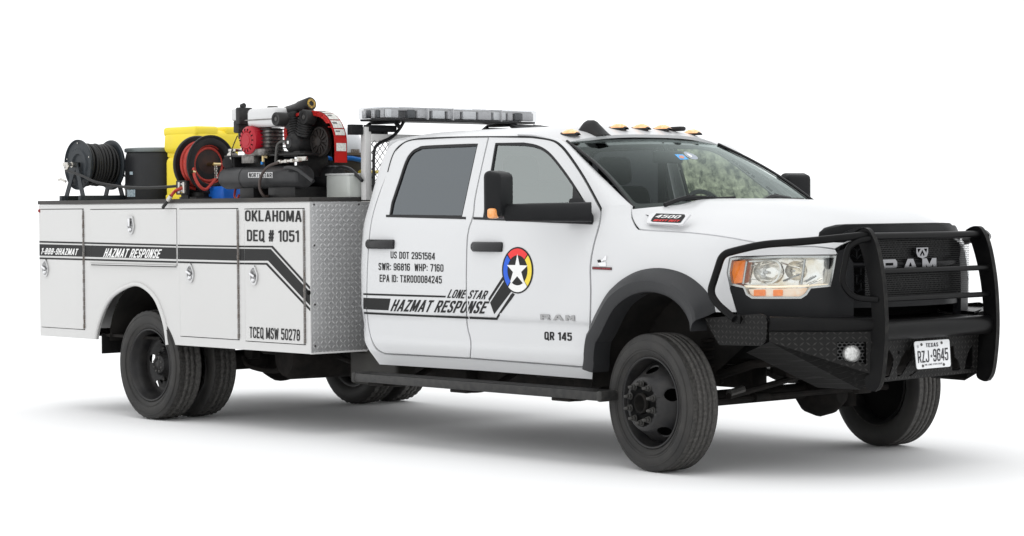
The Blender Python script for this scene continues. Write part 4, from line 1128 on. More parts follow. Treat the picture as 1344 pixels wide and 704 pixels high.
def make_rear_wheel(c):
    w = empty('rear_wheel', c, TR); WP[w.name] = Vector((0, 0, 0))
    mk('tyre', tyre_bm(.405, .225, .262, 4, 120, lug=True), RUBBER, w, smooth=30, local=True, mats=[RUBBER, RUBBER2])
    b = BM()
    for r in (.30, .335, .365): lathe(b, [(r, .1105), (r+.003, .1130), (r+.006, .1105)], (0, 0, 0), (0, -1, 0), 64)
    mk('sidewall_rib', b, RUBBER2, w, smooth=30, local=True)
    b = BM(); lathe(b, [(.270, .082), (.272, .092), (.262, .096), (.254, .088), (.250, .06), (.238, .045), (.226, -.01), (.222, -.06), (.236, -.085), (.266, -.09)], (0, 0, 0), (0, -1, 0), 72)
    mk('rim', b, RIM, w, smooth=35, local=True)
    pf = lambda r: interp([.06, .10, .135, .16, .19, .224], [-.070, -.070, -.066, -.05, -.03, -.03], r)
    mk('rim_disc', disc_bm(.05, .226, 5, .165, (.036, .026), pf, .4), RIM, w, smooth=45, local=True)
    b = BM(); lathe(b, [(.001, -.085), (.19, -.085), (.19, -.11), (.001, -.11)], (0, 0, 0), (0, -1, 0), 28); mk('brake_drum', b, DARK, w, local=True)
    return w
rw = make_rear_wheel((-5.05, -1.10, .405))
b = BM(); lathe(b, [(.105, -.08), (.105, -.055), (.075, -.05), (.072, .01), (.062, .02), (.03, .022), (.028, .028), (.001, .028)], (0, 0, 0), (0, -1, 0), 36)
mk('axle_hub', b, RIM, rw, smooth=35, local=True)
b = BM(); f0 = None
for k in range(8):
    t = 2*math.pi*(k+.5)/8; cc = Vector((.052*math.cos(t), -.018, .052*math.sin(t)))
    if f0 is None:
        tube(b, [(0, .004, 0), (0, -.010, 0)], .009, 6); f0 = mk('hub_bolt', b, STEEL, rw, local=True); f0.location = cc
    else:
        o = f0.copy(); link(o, rw); o.location = cc
b = BM(); f0 = None
for k in range(10):
    t = 2*math.pi*k/10; cc = Vector((.122*math.cos(t), .068, .122*math.sin(t)))
    if f0 is None:
        tube(b, [(0, .004, 0), (0, -.022, 0)], .015, 6); f0 = mk('lug_nut', b, MAT['lug_steel'], rw, local=True); f0.location = cc
    else:
        o = f0.copy(); link(o, rw); o.location = cc
r2 = copy_tree(rw, TR); r2.location = (-5.05, -.79, .405)
r3 = copy_tree(rw, TR); r3.location = (-5.05, 1.10, .405); r3.rotation_euler = (0, 0, math.pi)
r4 = copy_tree(rw, TR); r4.location = (-5.05, .79, .405); r4.rotation_euler = (0, 0, math.pi)
# ================================================================== utility body
YB = 1.2
def MB(x, z): return (x, -YB, z)
def PB(pts): return PX(MB, pts, (-4.5, 1))
XR, XF = -6.585, -3.075
ZT, ZB = 1.592, .567
HINGE = mat('hinge_steel', (.22, .215, .21), .4, metal=.5, noise_amt=.9, noise_scale=18, noise_col=(.10, .07, .05))
D1 = PB([(54, 274.6), (111, 275.2), (110.0, 432.8), (54.2, 429.0)])
D2 = PB([(118.8, 274.8), (232.6, 274.8), (231.8, 348.6), (118.8, 345.4)])
D3 = PB([(236.2, 274.4), (313.2, 274.4), (313.4, 446.2), (236.4, 441.2)])
D4 = PB([(321.6, 274.4), (399.6, 274.4), (400.8, 452.8), (322, 447.4)])
def rect(P):
    x0 = (P[0][0]+P[3][0])/2; x1 = (P[1][0]+P[2][0])/2; z1 = (P[0][1]+P[1][1])/2; z0 = (P[2][1]+P[3][1])/2
    return x0, x1, z0, z1
RD = [rect(d) for d in (D1, D2, D3, D4)]
arch = sm([(126, 444.6), (129, 428), (136, 407.7), (146, 390.7), (162.5, 378.4), (179, 373.0), (192.5, 378.6), (205, 392), (213.5, 412), (218.4, 431.6), (221, 452.8)], 5)
AR_ = PB(arch)
outer = [(XR, ZT), (XR, ZB)] + [(AR_[0][0], ZB)] + AR_[1:-1] + [(AR_[-1][0], ZB)] + [(XF, ZB), (XF, ZT)]
SL = [None]*2
for si, s in enumerate((-1, 1)):
    M = lambda x, z, s=s: (x, s*YB, z)
    out = (0, s, 0)
    holes = [[(x0-.004, z0-.004), (x1+.004, z0-.004), (x1+.004, z1+.004), (x0-.004, z1+.004)] for x0, x1, z0, z1 in RD]
    sp_ = panel('body_side_panel', outer, M, out, BWHITE, TR, holes=holes, depth=.025, h=None); SL[si] = sp_
    b = BM(); tube(b, [Vector(M(x, z))+Vector((0, s*.004, 0)) for x, z in AR_], .017, 10); mk('wheel_arch_trim', b, BWHITE, sp_, smooth=60)
    doorsB = []
    for k, (x0, x1, z0, z1) in enumerate(RD):
        dpoly = rnd([(x0+.002, z0+.002), (x1-.003, z0+.002), (x1-.003, z1-.002), (x0+.002, z1-.002)], .006, 2)
        d = panel('compartment_door', dpoly, M, out, BWHITE, TR, off=.0035, depth=.022, h=None); doorsB.append(d)
        if k == 1:
            b = BM(); box(b, ((x0+x1)/2, s*(YB+.012), z0-.004), (x1-x0, .022, .008), .002); mk('bottom_lip', b, BWHITE, d)
            b = BM(); box(b, ((x0+x1)/2, s*(YB+.001), z0-.012), (x1-x0-.02, .006, .006)); mk('bottom_seal', b, MOULD, d)
        else:
            # knuckled piano hinge down the forward edge
            xh = x1+.001; b = BM(); n = 26; hh = (z1-z0-.02)/n
            for i in range(n):
                if i % 2 == 0: cyl(b, (xh, s*(YB+.006), z0+.01+i*hh), (xh, s*(YB+.006), z0+.01+(i+.93)*hh), .0085, 8)
                else: cyl(b, (xh, s*(YB+.005), z0+.01+i*hh), (xh, s*(YB+.005), z0+.01+(i+.93)*hh), .0070, 8)
            tag(mk('piano_hinge', b, HINGE, d), kind='stuff')
            b = BM(); box(b, (xh-.012, s*(YB+.001), (z0+z1)/2), (.006, .006, z1-z0)); mk('door_seal', b, MOULD, d)
        # polished T handle latch: bezel, recessed cup, paddle and lock
        cu = ((61, 352), (173.4, 296), (251.3, 358.6), (334.8, 361.6))[k]
        cx_, cz_ = PB([cu])[0]
        if k == 1: bez = [(-.044, .070), (.028, .070), (.046, .0), (.044, -.022), (.024, -.062), (.0, -.072), (-.026, -.060), (-.046, -.02), (-.050, .005)]
        else: bez = [(-.044, .038), (-.008, .070), (.012, .070), (.044, .012), (.046, -.022), (.026, -.064), (.004, -.072), (-.03, -.058), (-.046, -.028)]
        bez = rnd([(cx_+a*1.02, cz_+c*.98) for a, c in bez], .012, 3)
        lt = panel('latch', bez, M, out, ALU, d, off=.017, depth=.014, h=None)
        inn = shrink(bez, .010 if bez else 0)
        q_ = [(cx_+(p[0]-cx_)*.74, cz_+(p[1]-cz_)*.78) for p in bez]
        panel('latch', q_, M, out, mat('latch_cup', (.10, .10, .10), .25, metal=.9, noise_amt=.9, noise_scale=60, noise_col=(.45, .45, .45)) if (k == 0 and si == 0) else MAT['latch_cup'], d, off=.0175, depth=.002, h=None)
        b = BM()
        if k == 1: box(b, (cx_-.004, s*(YB+.026), cz_+.022), (.022, .014, .062), .006)
        else: box(b, (cx_-.004, s*(YB+.026), cz_+.004), (.058, .014, .018), .006, Matrix.Rotation(R_(22), 4, 'Y'))
        lathe(b, [(.001, .03), (.012, .03), (.016, .02), (.017, .015)], (cx_+(.0 if k == 1 else .004), s*YB, cz_-.032), (0, s, 0), 14)
        mk('latch_paddle', b, CHROME, d)
    SL.append(doorsB)
    # top plates of the compartments, bulkheads
    b = BM(); box(b, ((XR+XF)/2, s*(YB-.210), 1.60), (XF-XR-.01, .41, .012)); mk('compartment_top', b, BWHITE, TR)
    b = BM(); box(b, ((XR+XF)/2, s*(YB-.41), 1.3), (XF-XR-.01, .02, .58)); mk('bed_side', b, BWHITE, TR)
    b = BM(); box(b, ((XR+XF)/2, s*(YB-.010), 1.6115), (XF-XR+.01, .036, .0285), .003); mk('top_rail', b, mat('rail_rubber', (.02, .019, .0185), .55, noise_amt=.8, noise_scale=5, noise_col=(.045, .038, .032)) if s < 0 else MAT['rail_rubber'], TR)
    # wheel housing
    b = BM(); rows = []
    for k in range(17):
        t = R_(180*k/16); rows.append([(-5.13+.50*math.cos(t), s*y, .56+.46*math.sin(t)) for y in (YB-.03, .62)])
    loft(b, rows); c = b.verts.new((-5.13, s*.62, .56)); last = [b.verts.new(r[1]) for r in rows]
    for k in range(16): b.faces.new((c, last[k], last[k+1]))
    bmesh.ops.recalc_face_normals(b, faces=b.faces); mk('wheel_housing', b, MAT['arch_liner'], TR, smooth=40)
    b = BM(); box(b, (-5.72, s*.90, .535), (.012, .56, .15)); mk('mud_flap', b, mat('flap_rubber', (.008, .008, .008), .7, spec=.2) if s < 0 else MAT['flap_rubber'], TR)
    b = BM(); box(b, (-5.15, s*.9, .60), (1.3, .55, .02)); 
    b.free()
# floor, front and rear walls
b = BM(); box(b, ((XR+XF)/2, 0, 1.02), (XF-XR-.02, 1.58, .02)); mk('bed_floor', b, TREADA, TR)
b = BM(); box(b, ((XR+XF)/2-.9, 0, .60), (1.5, 2.3, .02)); box(b, (-3.84, 0, .60), (1.5, 2.3, .02)); mk('body_underside', b, UNDER, TR, smooth=0)
b = BM(); box(b, (XF-.006, 0, 1.06), (.010, 1.60, .98)); mk('bed_front_wall', b, BWHITE, TR)
panel('tread_plate_front', [(-1.195, .578), (1.195, .578), (1.195, 1.594), (-1.195, 1.594)], lambda y, z: (XF+.004, y, z), FRONT, TREADA, TR, depth=.01, h=None)
b = BM(); box(b, (XF-.002, 0, .571), (.018, 2.396, .012), .002); mk('body_lower_trim', b, BWHITE, TR)
b = BM(); box(b, (XF-.012, 0, 1.6115), (.036, 2.37, .0285), .003); mk('top_rail', b, MAT['rail_rubber'], TR)
b = BM(); box(b, (XR+.005, 0, 1.08), (.02, 2.39, 1.02)); mk('bed_rear_wall', b, BWHITE, TR)
b = BM()
for (y, z) in ((-1.165, 1.575), (-.78, 1.575), (-1.165, 1.30), (-1.165, .9), (-1.165, .62), (-.4, 1.575), (0, 1.575)):
    lathe(b, [(.001, .005), (.007, .004), (.008, 0)], (XF+.004, y, z), FRONT, 8)
tag(mk('rivet', b, STEEL, TR), kind='stuff')
SIG = mat('red_marker', (.25, .01, .01), .3)
for (u, v, r, m_) in ((51.2, 277, .014, SIG), (411.4, 384.5, .017, DARK)):
    x, z = PB([(u, v)])[0]; x = max(XR+.012, min(XF-.012, x)); b = BM(); lathe(b, [(.001, .012), (r*.8, .010), (r, 0)], (x, -YB, z), NEAR, 14); mk('side_marker', b, m_, TR)
# ---- stripes on the body
gap = .004
ranges = []   # (carrier, x0, x1, offset)
x_edges = [XR]
for d, (x0, x1, z0, z1) in zip(SL[2], RD): ranges.append((d, x0+.002, x1-.004, .0047))
prev = XR+.002
for (x0, x1, z0, z1) in RD:
    if x0-prev > .012: ranges.append((SL[0], prev, x0-.005, .0010))
    prev = x1+.010
ranges.append((SL[0], prev, XF-.001, .001))
def body_poly(nm, pts, m=None):
    P = PB(pts)
    for car, xa, xb, of in ranges:
        fb = tess([P])
        for c, sg in ((xb, 1), (xa, -1)):
            bmesh.ops.bisect_plane(fb, geom=fb.verts[:]+fb.edges[:]+fb.faces[:], plane_co=Vector((c, 0, 0)), plane_no=Vector((sg, 0, 0)), clear_outer=True)
        if not fb.faces: fb.free(); continue
        surf_obj(nm, fb, MB, NEAR, m or TINK, car, of, 0, None)
body_poly('stripe', [(49.3, 316.4), (233, 321.2), (313, 322.6), (358.6, 322.8), (409, 378.6), (409, 382.6), (357, 325.2), (313, 324.8), (233, 323.4), (49.3, 318.6)])
body_poly('stripe', [(49.3, 320.6), (233, 325.2), (313, 326.6), (356.2, 327.2), (409, 385.6), (409, 403.4), (352.6, 342.4), (313, 342.4), (233, 340.4), (49.3, 335.6)])
body_poly('stripe', [(49.3, 338.0), (233, 343.0), (313, 345.0), (351.4, 345.2), (409, 406.6), (409, 410.6), (350, 347.8), (313, 347.2), (233, 345.4), (49.3, 340.2)])
def btext(s_, lb, rb, lt, k, m=TINK, of=.0062, **kw): return text('lettering', s_, lb, rb, lt, MB, NEAR, m, SL[2][k], off=of, g=(-4.5, 1), h=None, **kw)
btext('1-888-9HAZMAT', (54.8, 333.9), (103.2, 335.2), (55.6, 325.6), 0, TWHT, shear=.25, bold=.02)
btext('HAZMAT RESPONSE', (136.2, 337.6), (211.4, 339.2), (138.4, 326.2), 1, TWHT, shear=.25, bold=.02)
btext('OKLAHOMA', (322.4, 290.6), (396.8, 291.6), (322.4, 276.2), 3, bold=.012)
btext('DEQ # 1051', (324.9, 316.7), (393, 318.0), (324.9, 301.8), 3, bold=.012)
btext('TCEQ MSW 50278', (328.4, 443.6), (394.4, 447.8), (328.4, 428.9), 3, bold=.008)

# ================================================================== cab lettering
RDN, FDN = doors[('rear_door', True)], doors[('front_door', True)]
xg0 = px([(613.7, 400)])[0][0]
CL = {0: [(xg0-.006, 1)], 1: [(xg0+.006, -1)]}
def ctext(s_, lb, rb, lt, m=TINK, split=False, par=RDN, **kw):
    g = (-1.8, .9)
    if split:
        for i, d in enumerate((RDN, FDN)): text('lettering', s_, lb, rb, lt, MN, NEAR, m, d, g=g, clip=CL[i], **kw)
    else: text('lettering', s_, lb, rb, lt, MN, NEAR, m, par, g=g, **kw)
ctext('US DOT 2951564', (512.8, 339.4), (571, 341.4), (512.8, 330.2), bold=.012)
ctext('SWR: 96816  WHP: 7160', (497, 354.7), (582.2, 357.0), (497, 345.2), bold=.012)
ctext('EPA ID: TXR000084245', (498.4, 370.2), (580, 372.4), (498.4, 360.6), bold=.012)
ctext('LONE STAR', (586.6, 391.2), (638.6, 393.2), (589.4, 380.0), shear=.25, bold=.02, split=True)
ctext('HAZMAT RESPONSE', (512.2, 408.6), (639.2, 412.0), (515.4, 393.2), shear=.25, bold=.022, split=True)
ctext('QR 145', (714.6, 446.2), (750.8, 447.8), (714.6, 435.4), par=FDN, bold=.03)
def cstripe(nm, pts, m=TINK, off=.0012, par=None, curve=False):
    P = PX(MN, pts, (-1.5, .95))
    for i, d in enumerate((RDN, FDN)):
        decal(nm, P, MN, NEAR, m, d, off=off, pxs=False, clip=CL[i], h=(.05, .05))
cstripe('stripe', [(585.4, 388.4), (584.6, 390.8), (530, 389.2), (477, 387.4), (477, 385.0), (530, 386.7)])
cstripe('stripe', [(512.8, 392.2), (510, 407.6), (477, 405.9), (477, 391.0)])
cstripe('stripe', [(651.4, 417.2), (668, 391), (671.4, 393.4), (652.8, 420.2), (560, 416.2), (478, 412.1), (478, 409.6), (560, 413.6)])
cstripe('stripe', [(641.8, 390.6), (644, 397.6), (661, 371.2), (656.2, 367.2)][:0] or [(641.0, 392.6), (660.2, 362.6), (662.4, 365.6), (642.4, 395.8)])
cstripe('stripe', [(643.4, 397.4), (662, 368.5), (672, 382), (648.8, 412.8)])
cstripe('stripe', [(670.4, 387), (673, 384.4), (676, 386.8), (671.2, 393.6), (668, 391)])
ec = (679.7, 355.0)
def ell(rx, rz, a0=0, a1=360, n=40): return [(ec[0]+rx*math.cos(R_(a0+(a1-a0)*k/n)), ec[1]-rz*math.sin(R_(a0+(a1-a0)*k/n))) for k in range(n+(0 if a1-a0 == 360 else 1))]
def em_(nm, pts, m, off): return decal(nm, pts, MN, NEAR, m, FDN, off=off, g=(-1.2, 1), h=None)
em_('emblem_disc', ell(20.6, 30.6), TINK, .0022)
def sect(a0, a1): return ell(18.6, 28.6, a0, a1, 14)+ell(13.2, 19.8, a1, a0, 14)
em_('emblem_band', sect(47, 133), RED, .0032); em_('emblem_band', sect(137, 226), BLUE, .0032)
em_('emblem_band', sect(230, 312), TWHT, .0032); em_('emblem_band', sect(-46, 43), YEL, .0032)
st_ = [(310, 185), (333, 300), (415, 303), (350, 368), (378, 470), (372, 490), (308, 412), (245, 490), (238, 465), (265, 370), (203, 298), (288, 298)]
em_('emblem_star', [(640+a/7.82, 310+c/7.82) for a, c in st_], TWHT, .0040)
# raised chrome letters low on the front door
BL = PX(MN, [(710.4, 419.3)], (-1, .9))[0]; BR = PX(MN, [(755.2, 421.2)], (-1, .9))[0]; BT = PX(MN, [(710.4, 412.6)], (-1, .9))[0]
def lmap(p):
    a = (p[0]+.320)/(.179+.320); c = (p[1]-1.176)/.062
    return (BL[0]+(BR[0]-BL[0])*a, BL[1]+(BR[1]-BL[1])*a+(BT[1]-BL[1])*c)
SILVD = mat('badge_grey', (.36, .36, .36), .3, metal=.8)
for L_ in (letR, letA, letM):
    panel('badge_letter', [lmap(p) for p in L_[0]], MN, NEAR, SILVD, FDN, holes=[[lmap(p) for p in q] for q in L_[1:]], off=.008, depth=.008, h=None)
# fender engine badge
FN0 = fenders[0]
def fpoly(nm, pts, m, off, depth=.0, g=(-.4, 1.1)): return decal(nm, pts, MFn, (.1, -1, 0), m, FN0, off=off, g=g, h=None, depth=depth)
fpoly('engine_badge', [(778.2, 350.2), (803.2, 351.2), (803.2, 354.8), (778.2, 353.8)], mat('badge_dark', (.05, .03, .03), .3), .006, .006)
text('engine_badge', 'TURBO DIESEL', (779, 353.2), (802.6, 354.2), (779, 351.2), MFn, (.1, -1, 0), mat('badge_red', (.35, .03, .04), .4), FN0, off=.0072, g=(-.4, 1.1), h=None, bold=.02)
fpoly('engine_emblem', [(788, 349.6), (785.2, 344.8), (788, 341.6), (791.4, 341.2), (795.2, 336), (796.8, 336), (796.6, 341.4), (792.4, 342.2), (791, 344.4), (796, 344.6), (796, 350)], CHROME, .006, .006)
fpoly('engine_emblem', [(785, 341.6), (789, 341.2), (790.4, 344.6), (786, 345.2)], TINK, .008, .002)
# hood side badge
def hb(nm, pts, m, off, depth=.0):
    # plane of the hood flank at the badge
    return decal(nm, pts, MH, (0, -1, .6), m, hood, off=off, g=(0, 1.49), h=None, depth=depth)
def MH(x, z): return (x, -.965+(z-1.40)*1.02+max(0, x-.1)*.10, z)
hb('badge_frame', [(848.6, 293.2), (852.6, 282.0), (860, 280.0), (906.4, 281.8), (904, 285), (895.6, 295.4), (890, 295.8)], mat('badge_silver', (.70, .70, .71), .2, metal=.7), .004, .012)
hb('badge_plate', [(854.8, 290.9), (856.0, 288), (862, 281), (899.0, 282.4), (899.4, 284.4), (893.6, 292.6), (891, 293.0), (856.6, 291.8)], TINK, .0055, .001)
text('badge_number', '4500', (860.4, 286.9), (893.8, 288.1), (862.0, 282.9), MH, (0, -1, .6), TWHT, hood, off=.0070, g=(0, 1.49), h=None, shear=.3, bold=.01)
text('badge_lettering', 'HEAVY DUTY', (857.6, 291.5), (892, 292.5), (859.4, 289.0), MH, (0, -1, .6), RED, hood, off=.0070, g=(0, 1.49), h=None, shear=.2, bold=.03)

# ================================================================== door hardware
for si, s in enumerate((-1, 1)):
    for nm, (u0, u1, v0, v1) in (('rear_door', (482.5, 518, 315, 326.6)), ('front_door', (620.5, 660, 318.4, 330))):
        a, b_ = px([(u0, (v0+v1)/2-.5), (u1, (v0+v1)/2+.5)], (-2, 1.3)); d = doors[(nm, si == 0)]
        y = Sy((a[0]+b_[0])/2, a[1])
        b = BM(); box(b, ((a[0]+b_[0])/2, s*(y+.004), (a[1]+b_[1])/2), (b_[0]-a[0]-.0, .018, .062), .008); mk('handle_recess', b, MOULD, d)
        b = BM(); rows = []
        for k in range(13):
            t = k/12; x = a[0]+(b_[0]-a[0])*t; bow = .008+.018*math.sin(math.pi*t)**.6; hz = .030*(1-.25*(2*t-1)**8)
            zc_ = (a[1]+b_[1])/2
            rows.append([(x, s*(y+bow+.012*math.cos(q)), zc_+hz*math.sin(q)) for q in [2*math.pi*i/12 for i in range(12)]])
        loft(b, rows, closed=True); 
        bmesh.ops.contextual_create(b, geom=[e for e in b.edges if len(e.link_faces) == 1])
        bmesh.ops.recalc_face_normals(b, faces=b.faces); mk('door_handle', b, mat('gloss_black', (.010, .010, .011), .22, spec=.5) if (si == 0 and nm == 'rear_door') else MAT['gloss_black'], d, smooth=50)
    # tow mirror
    mr = empty('side_mirror', (-.55, s*1.0, 1.5), TR)
    b = BM(); M_ = Matrix.Rotation(s*R_(-18), 4, 'Z')
    vs = box(b, (0, 0, 0), (.115, .215, .292), .038, seg=4)
    for v in vs:
        if v.co.x > 0: v.co.y *= .90; v.co.z *= .94
    bmesh.ops.transform(b, matrix=Matrix.Translation((-.985, s*1.355, 1.622)) @ M_, verts=b.verts)
    mk('mirror_housing', b, PLAST, mr, smooth=30)
    b = BM(); box(b, (0, 0, 0), (.006, .17, .25), .0); bmesh.ops.transform(b, matrix=Matrix.Translation((-1.044, s*1.335, 1.622)) @ M_, verts=b.verts); mk('mirror_glass', b, CHROME, mr)
    b = BM(); c0 = Vector((-.925, s*1.43, 1.512)); box(b, (0, 0, 0), (.05, .085, .062), .018, seg=3); bmesh.ops.transform(b, matrix=Matrix.Translation((-.945, s*1.436, 1.511)) @ M_, verts=b.verts); mk('turn_signal', b, AMBER, mr, smooth=30)
    b = BM(); ra = [(-.55, 1.0), (-.66, 1.12), (-.80, 1.24), (-.95, 1.33)]
    tube(b, [Vector((x, s*y, 1.515)) for x, y in ra], [.052, .050, .048, .045], 12, flat=1.15); mk('mirror_arm', b, PLAST, mr, smooth=40)
    P3 = rnd(px([(750, 262.5), (767, 262.5), (779.5, 284), (779.5, 294), (748, 294)], (-.7, 1.55)), .02, 3)
    sg = panel('mirror_base', P3, (MN, MFAR)[si], (0, s, 0), PLAST, mr, off=.022, depth=.03, h=(.05, .05))
    P4 = px([(752.5, 246), (756, 249), (766, 263.5), (751.5, 263.5)], (-.7, 1.55))
    panel('quarter_trim', P4, (MN, MFAR)[si], (0, s, 0), MOULD, doors[('front_door', si == 0)], off=.004, depth=.02, h=(.05, .05))

# ================================================================== running boards
STEPM = mat('step_board_coat', (.022, .022, .022), .45, spec=.35, noise_amt=.8, noise_scale=25, noise_col=(.045, .043, .04))
for s in (-1, 1):
    rb = empty('running_board', (-1.45, s*1.08, .44), TR)
    b = BM(); box(b, (-1.49, s*1.085, .430), (2.30, .165, .055), .008); mk('board', b, STEPM, rb)
    panel('step_tread', [(-2.62, 1.012), (-.36, 1.012), (-.36, 1.158), (-2.62, 1.158)], lambda x, y, s=s: (x, s*y, .4585), UP, treadplate('step_tread', (.012, .0115, .011), .6, 0, s=.03, axes='XY', contrast=1.) if s < 0 else MAT['step_tread'], rb, off=.001, h=None)
    for x in (-2.655, -.325):
        b = BM(); box(b, (x, s*1.085, .430), (.04, .175, .065), .014, seg=3); mk('end_cap', b, STEPM, rb)
    for x in (-2.45, -1.62, -.68):
        b = BM(); tube(b, fil([(x, s*.62, .50), (x, s*.80, .42), (x, s*.95, .39), (x, s*1.10, .40)], .06, 4), .022, 8); box(b, (x, s*1.08, .392), (.16, .13, .022), .006); mk('bracket', b, UNDER, rb)

# ================================================================== chassis
CH = empty('chassis', (-2.5, 0, .6), TR)
for s in (-1, 1):
    b = BM(); box(b, (-2.80, s*.43, .70), (7.3, .07, .20), .01); mk('frame_rail', b, UNDER, CH)
b = BM()
for x in (-6.2, -4.2, -3.3, -2.2, -1.0, .3): box(b, (x, 0, .68), (.08, .82, .12))
mk('cross_member', b, UNDER, CH)
b = BM(); cyl(b, (0, -.80, .40), (0, .90, .40), .048, 16); lathe(b, [(.001, .17), (.07, .16), (.13, .09), (.155, 0), (.13, -.09), (.06, -.16), (.001, -.17)], (.02, .42, .385), (1, .15, 0), 20)
for y in (-.62, .70): cyl(b, (0, y, .28), (0, y, .52), .06, 12)
mk('front_axle', b, UNDER, CH)
b = BM(); tube(b, [(.19, -.78, .40), (.22, -.3, .41), (.22, .35, .41), (.19, .86, .40)], .019, 8); tube(b, [(.30, -.72, .44), (.30, .2, .56), (.28, .52, .60)], .019, 8); cyl(b, (.22, -.42, .41), (.22, -.30, .41), .03); mk('steering_linkage', b, UNDER, CH)
b = BM(); tube(b, [(.30, -.72, .455), (.30, -.60, .475)], .024, 8); mk('linkage_clamp', b, STEEL, CH)
b = BM(); b.free()
for s in (-1, 1):
    b = BM(); tube(b, [(-.05, s*.60, .50), (.30, s*.50, .62), (.62, s*.44, .66)], .03, 8); mk('radius_arm', b, UNDER, CH)
for y in (-.56, .60):
    b = BM(); tube(b, [Vector((.02+.06*math.cos(t), y+.06*math.sin(t), .50+.26*t/(2*math.pi*5))) for t in [2*math.pi*5*k/70 for k in range(71)]], .011, 6); mk('coil_spring', b, UNDER, CH)
b = BM(); box(b, (.66, 0, .62), (.36, .9, .16), .03); box(b, (.35, 0, .62), (.3, .5, .2), .04); box(b, (.95, .0, .70), (.2, .86, .16)); mk('front_skid', b, UNDER, CH)
b = BM(); box(b, (.88, -.22, .505), (.05, .12, .09), .01); box(b, (.92, -.36, .54), (.34, .05, .07), .02); mk('tow_hook', b, UNDER, CH)
b = BM(); cyl(b, (-5.05, -1.0, .405), (-5.05, 1.0, .405), .075, 16); lathe(b, [(.001, .2), (.09, .18), (.17, .08), (.18, 0), (.15, -.1), (.06, -.2)], (-5.05, 0, .40), (1, 0, 0), 20); mk('rear_axle', b, UNDER, CH)
b = BM(); tube(b, [(-4.8, 0, .48), (-3.2, 0, .56), (-1.4, 0, .62)], .05, 12); mk('drive_shaft', b, UNDER, CH)
b = BM(); lathe(b, [(.001, .46), (.14, .45), (.17, .40), (.17, -.40), (.14, -.45), (.001, -.46)], (-3.86, -.35, .50), (.15, 1, 0), 28); box(b, (-4.0, -.62, .56), (.5, .3, .12), .02); mk('fuel_tank', b, UNDER, CH)
b = BM(); box(b, (-3.0, -.48, .455), (.52, .5, .24), .03, seg=3); mk('exhaust_box', b, mat('exhaust_cover', (.022, .021, .017), .55, noise_amt=.8, noise_scale=4, noise_col=(.014, .012, .010)), CH)
b = BM(); tube(b, curve_pts([(-4.55, -.70, .46), (-4.45, -.72, .40), (-4.2, -.7, .375), (-4.05, -.66, .41), (-3.9, -.6, .45)], 5), .02, 8); box(b, (-4.5, -.66, .50), (.10, .08, .10), .01); tube(b, [(-3.55, -.6, .50), (-3.35, -.6, .46), (-3.2, -.6, .49)], .018, 6); mk('exhaust_pipe', b, UNDER, CH)['kind'] = 'stuff'
b = BM(); box(b, (-1.7, 0, .545), (1.9, 1.1, .10), .02); box(b, (-1.3, 0, .50), (.6, .5, .18), .04); box(b, (-2.2, -.7, .54), (.5, .25, .10), .02); box(b, (-1.1, -.72, .53), (.35, .2, .1), .02); mk('gearbox', b, UNDER, CH)
for cc_, ss_ in (((-1.5, -.50, .47), (1.9, .16, .20)), ((-2.35, -.58, .45), (.55, .2, .18)), ((-.85, -.54, .44), (.5, .22, .16)), ((-1.5, .50, .47), (1.9, .16, .20))):
    b = BM(); box(b, cc_, ss_, .03); mk('frame_box', b, UNDER, CH)

# ================================================================== rack and light bar
RK = empty('headache_rack', (-3.0, 0, 1.6), TR)
for s in (-1, 1):
    b = BM(); box(b, (-3.03, s*.745, 1.855), (.05, .055, .50), .004); mk('rack_post', b, BWHITE, RK)
b = BM(); box(b, (-3.02, 0, 2.030), (.045, 1.44, .055), .004); mk('rack_top_bar', b, BWHITE, RK)
b = BM(); box(b, (-3.02, 0, 1.64), (.045, 1.44, .05), .004); mk('rack_lower_bar', b, BWHITE, RK)
b = BM(); n = 30; 
for j in range(14):
    z0 = 1.63+j*.0285
    for ph in (0, 1):
        pass
    pts = [(-3.0, -.72+1.44*k/(n*2), z0+(.014 if k % 2 == 0 else -.014)*(1 if j % 2 == 0 else -1)) for k in range(n*2+1)]
    tube(b, pts, .0042, 4, cap=False)
tag(mk('mesh_guard', b, PLAST, RK, smooth=0), kind='stuff')
LB = empty('light_bar', (-2.95, -.055, 2.14), TR)
y0, y1, xb0, xb1 = -.755, .635, -3.105, -2.795
b = BM(); box(b, ((xb0+xb1)/2, (y0+y1)/2, 2.151), (xb1-xb0-.02, y1-y0-.02, .014), .004); mk('base_tray', b, MOULD, LB)
LENS = mat('light_bar_lens', (.62, .63, .64), .12, spec=.5, trans=.0, coat=.6, noise_amt=.5, noise_scale=25, noise_col=(.42, .43, .44), bump=.5, bump_scale=45)
LCL = glass('light_bar_cover', (.84, .845, .85), 1.45, rough=.04)
MOD = mat('led_module', (.50, .50, .51), .35, metal=.0, noise_amt=.6, noise_scale=60, noise_col=(.40, .40, .41), bump=.8, bump_scale=70)
MODB = mat('led_reflector', (.66, .67, .68), .3, metal=.1, bump=.9, bump_scale=110)
MODD = mat('module_divider', (.05, .055, .06), .4)
b = BM(); vs = box(b, ((xb0+xb1)/2, (y0+y1)/2, 2.196), (xb1-xb0, y1-y0, .082), .014, seg=3)
mk('clear_cover', b, LCL, LB, smooth=30)
b = BM(); box(b, ((xb0+xb1)/2, (y0+y1)/2, 2.222), (xb1-xb0-.05, y1-y0-.06, .016), .003); mk('inner_roof', b, mat('module_white', (.42, .42, .42), .4), LB)
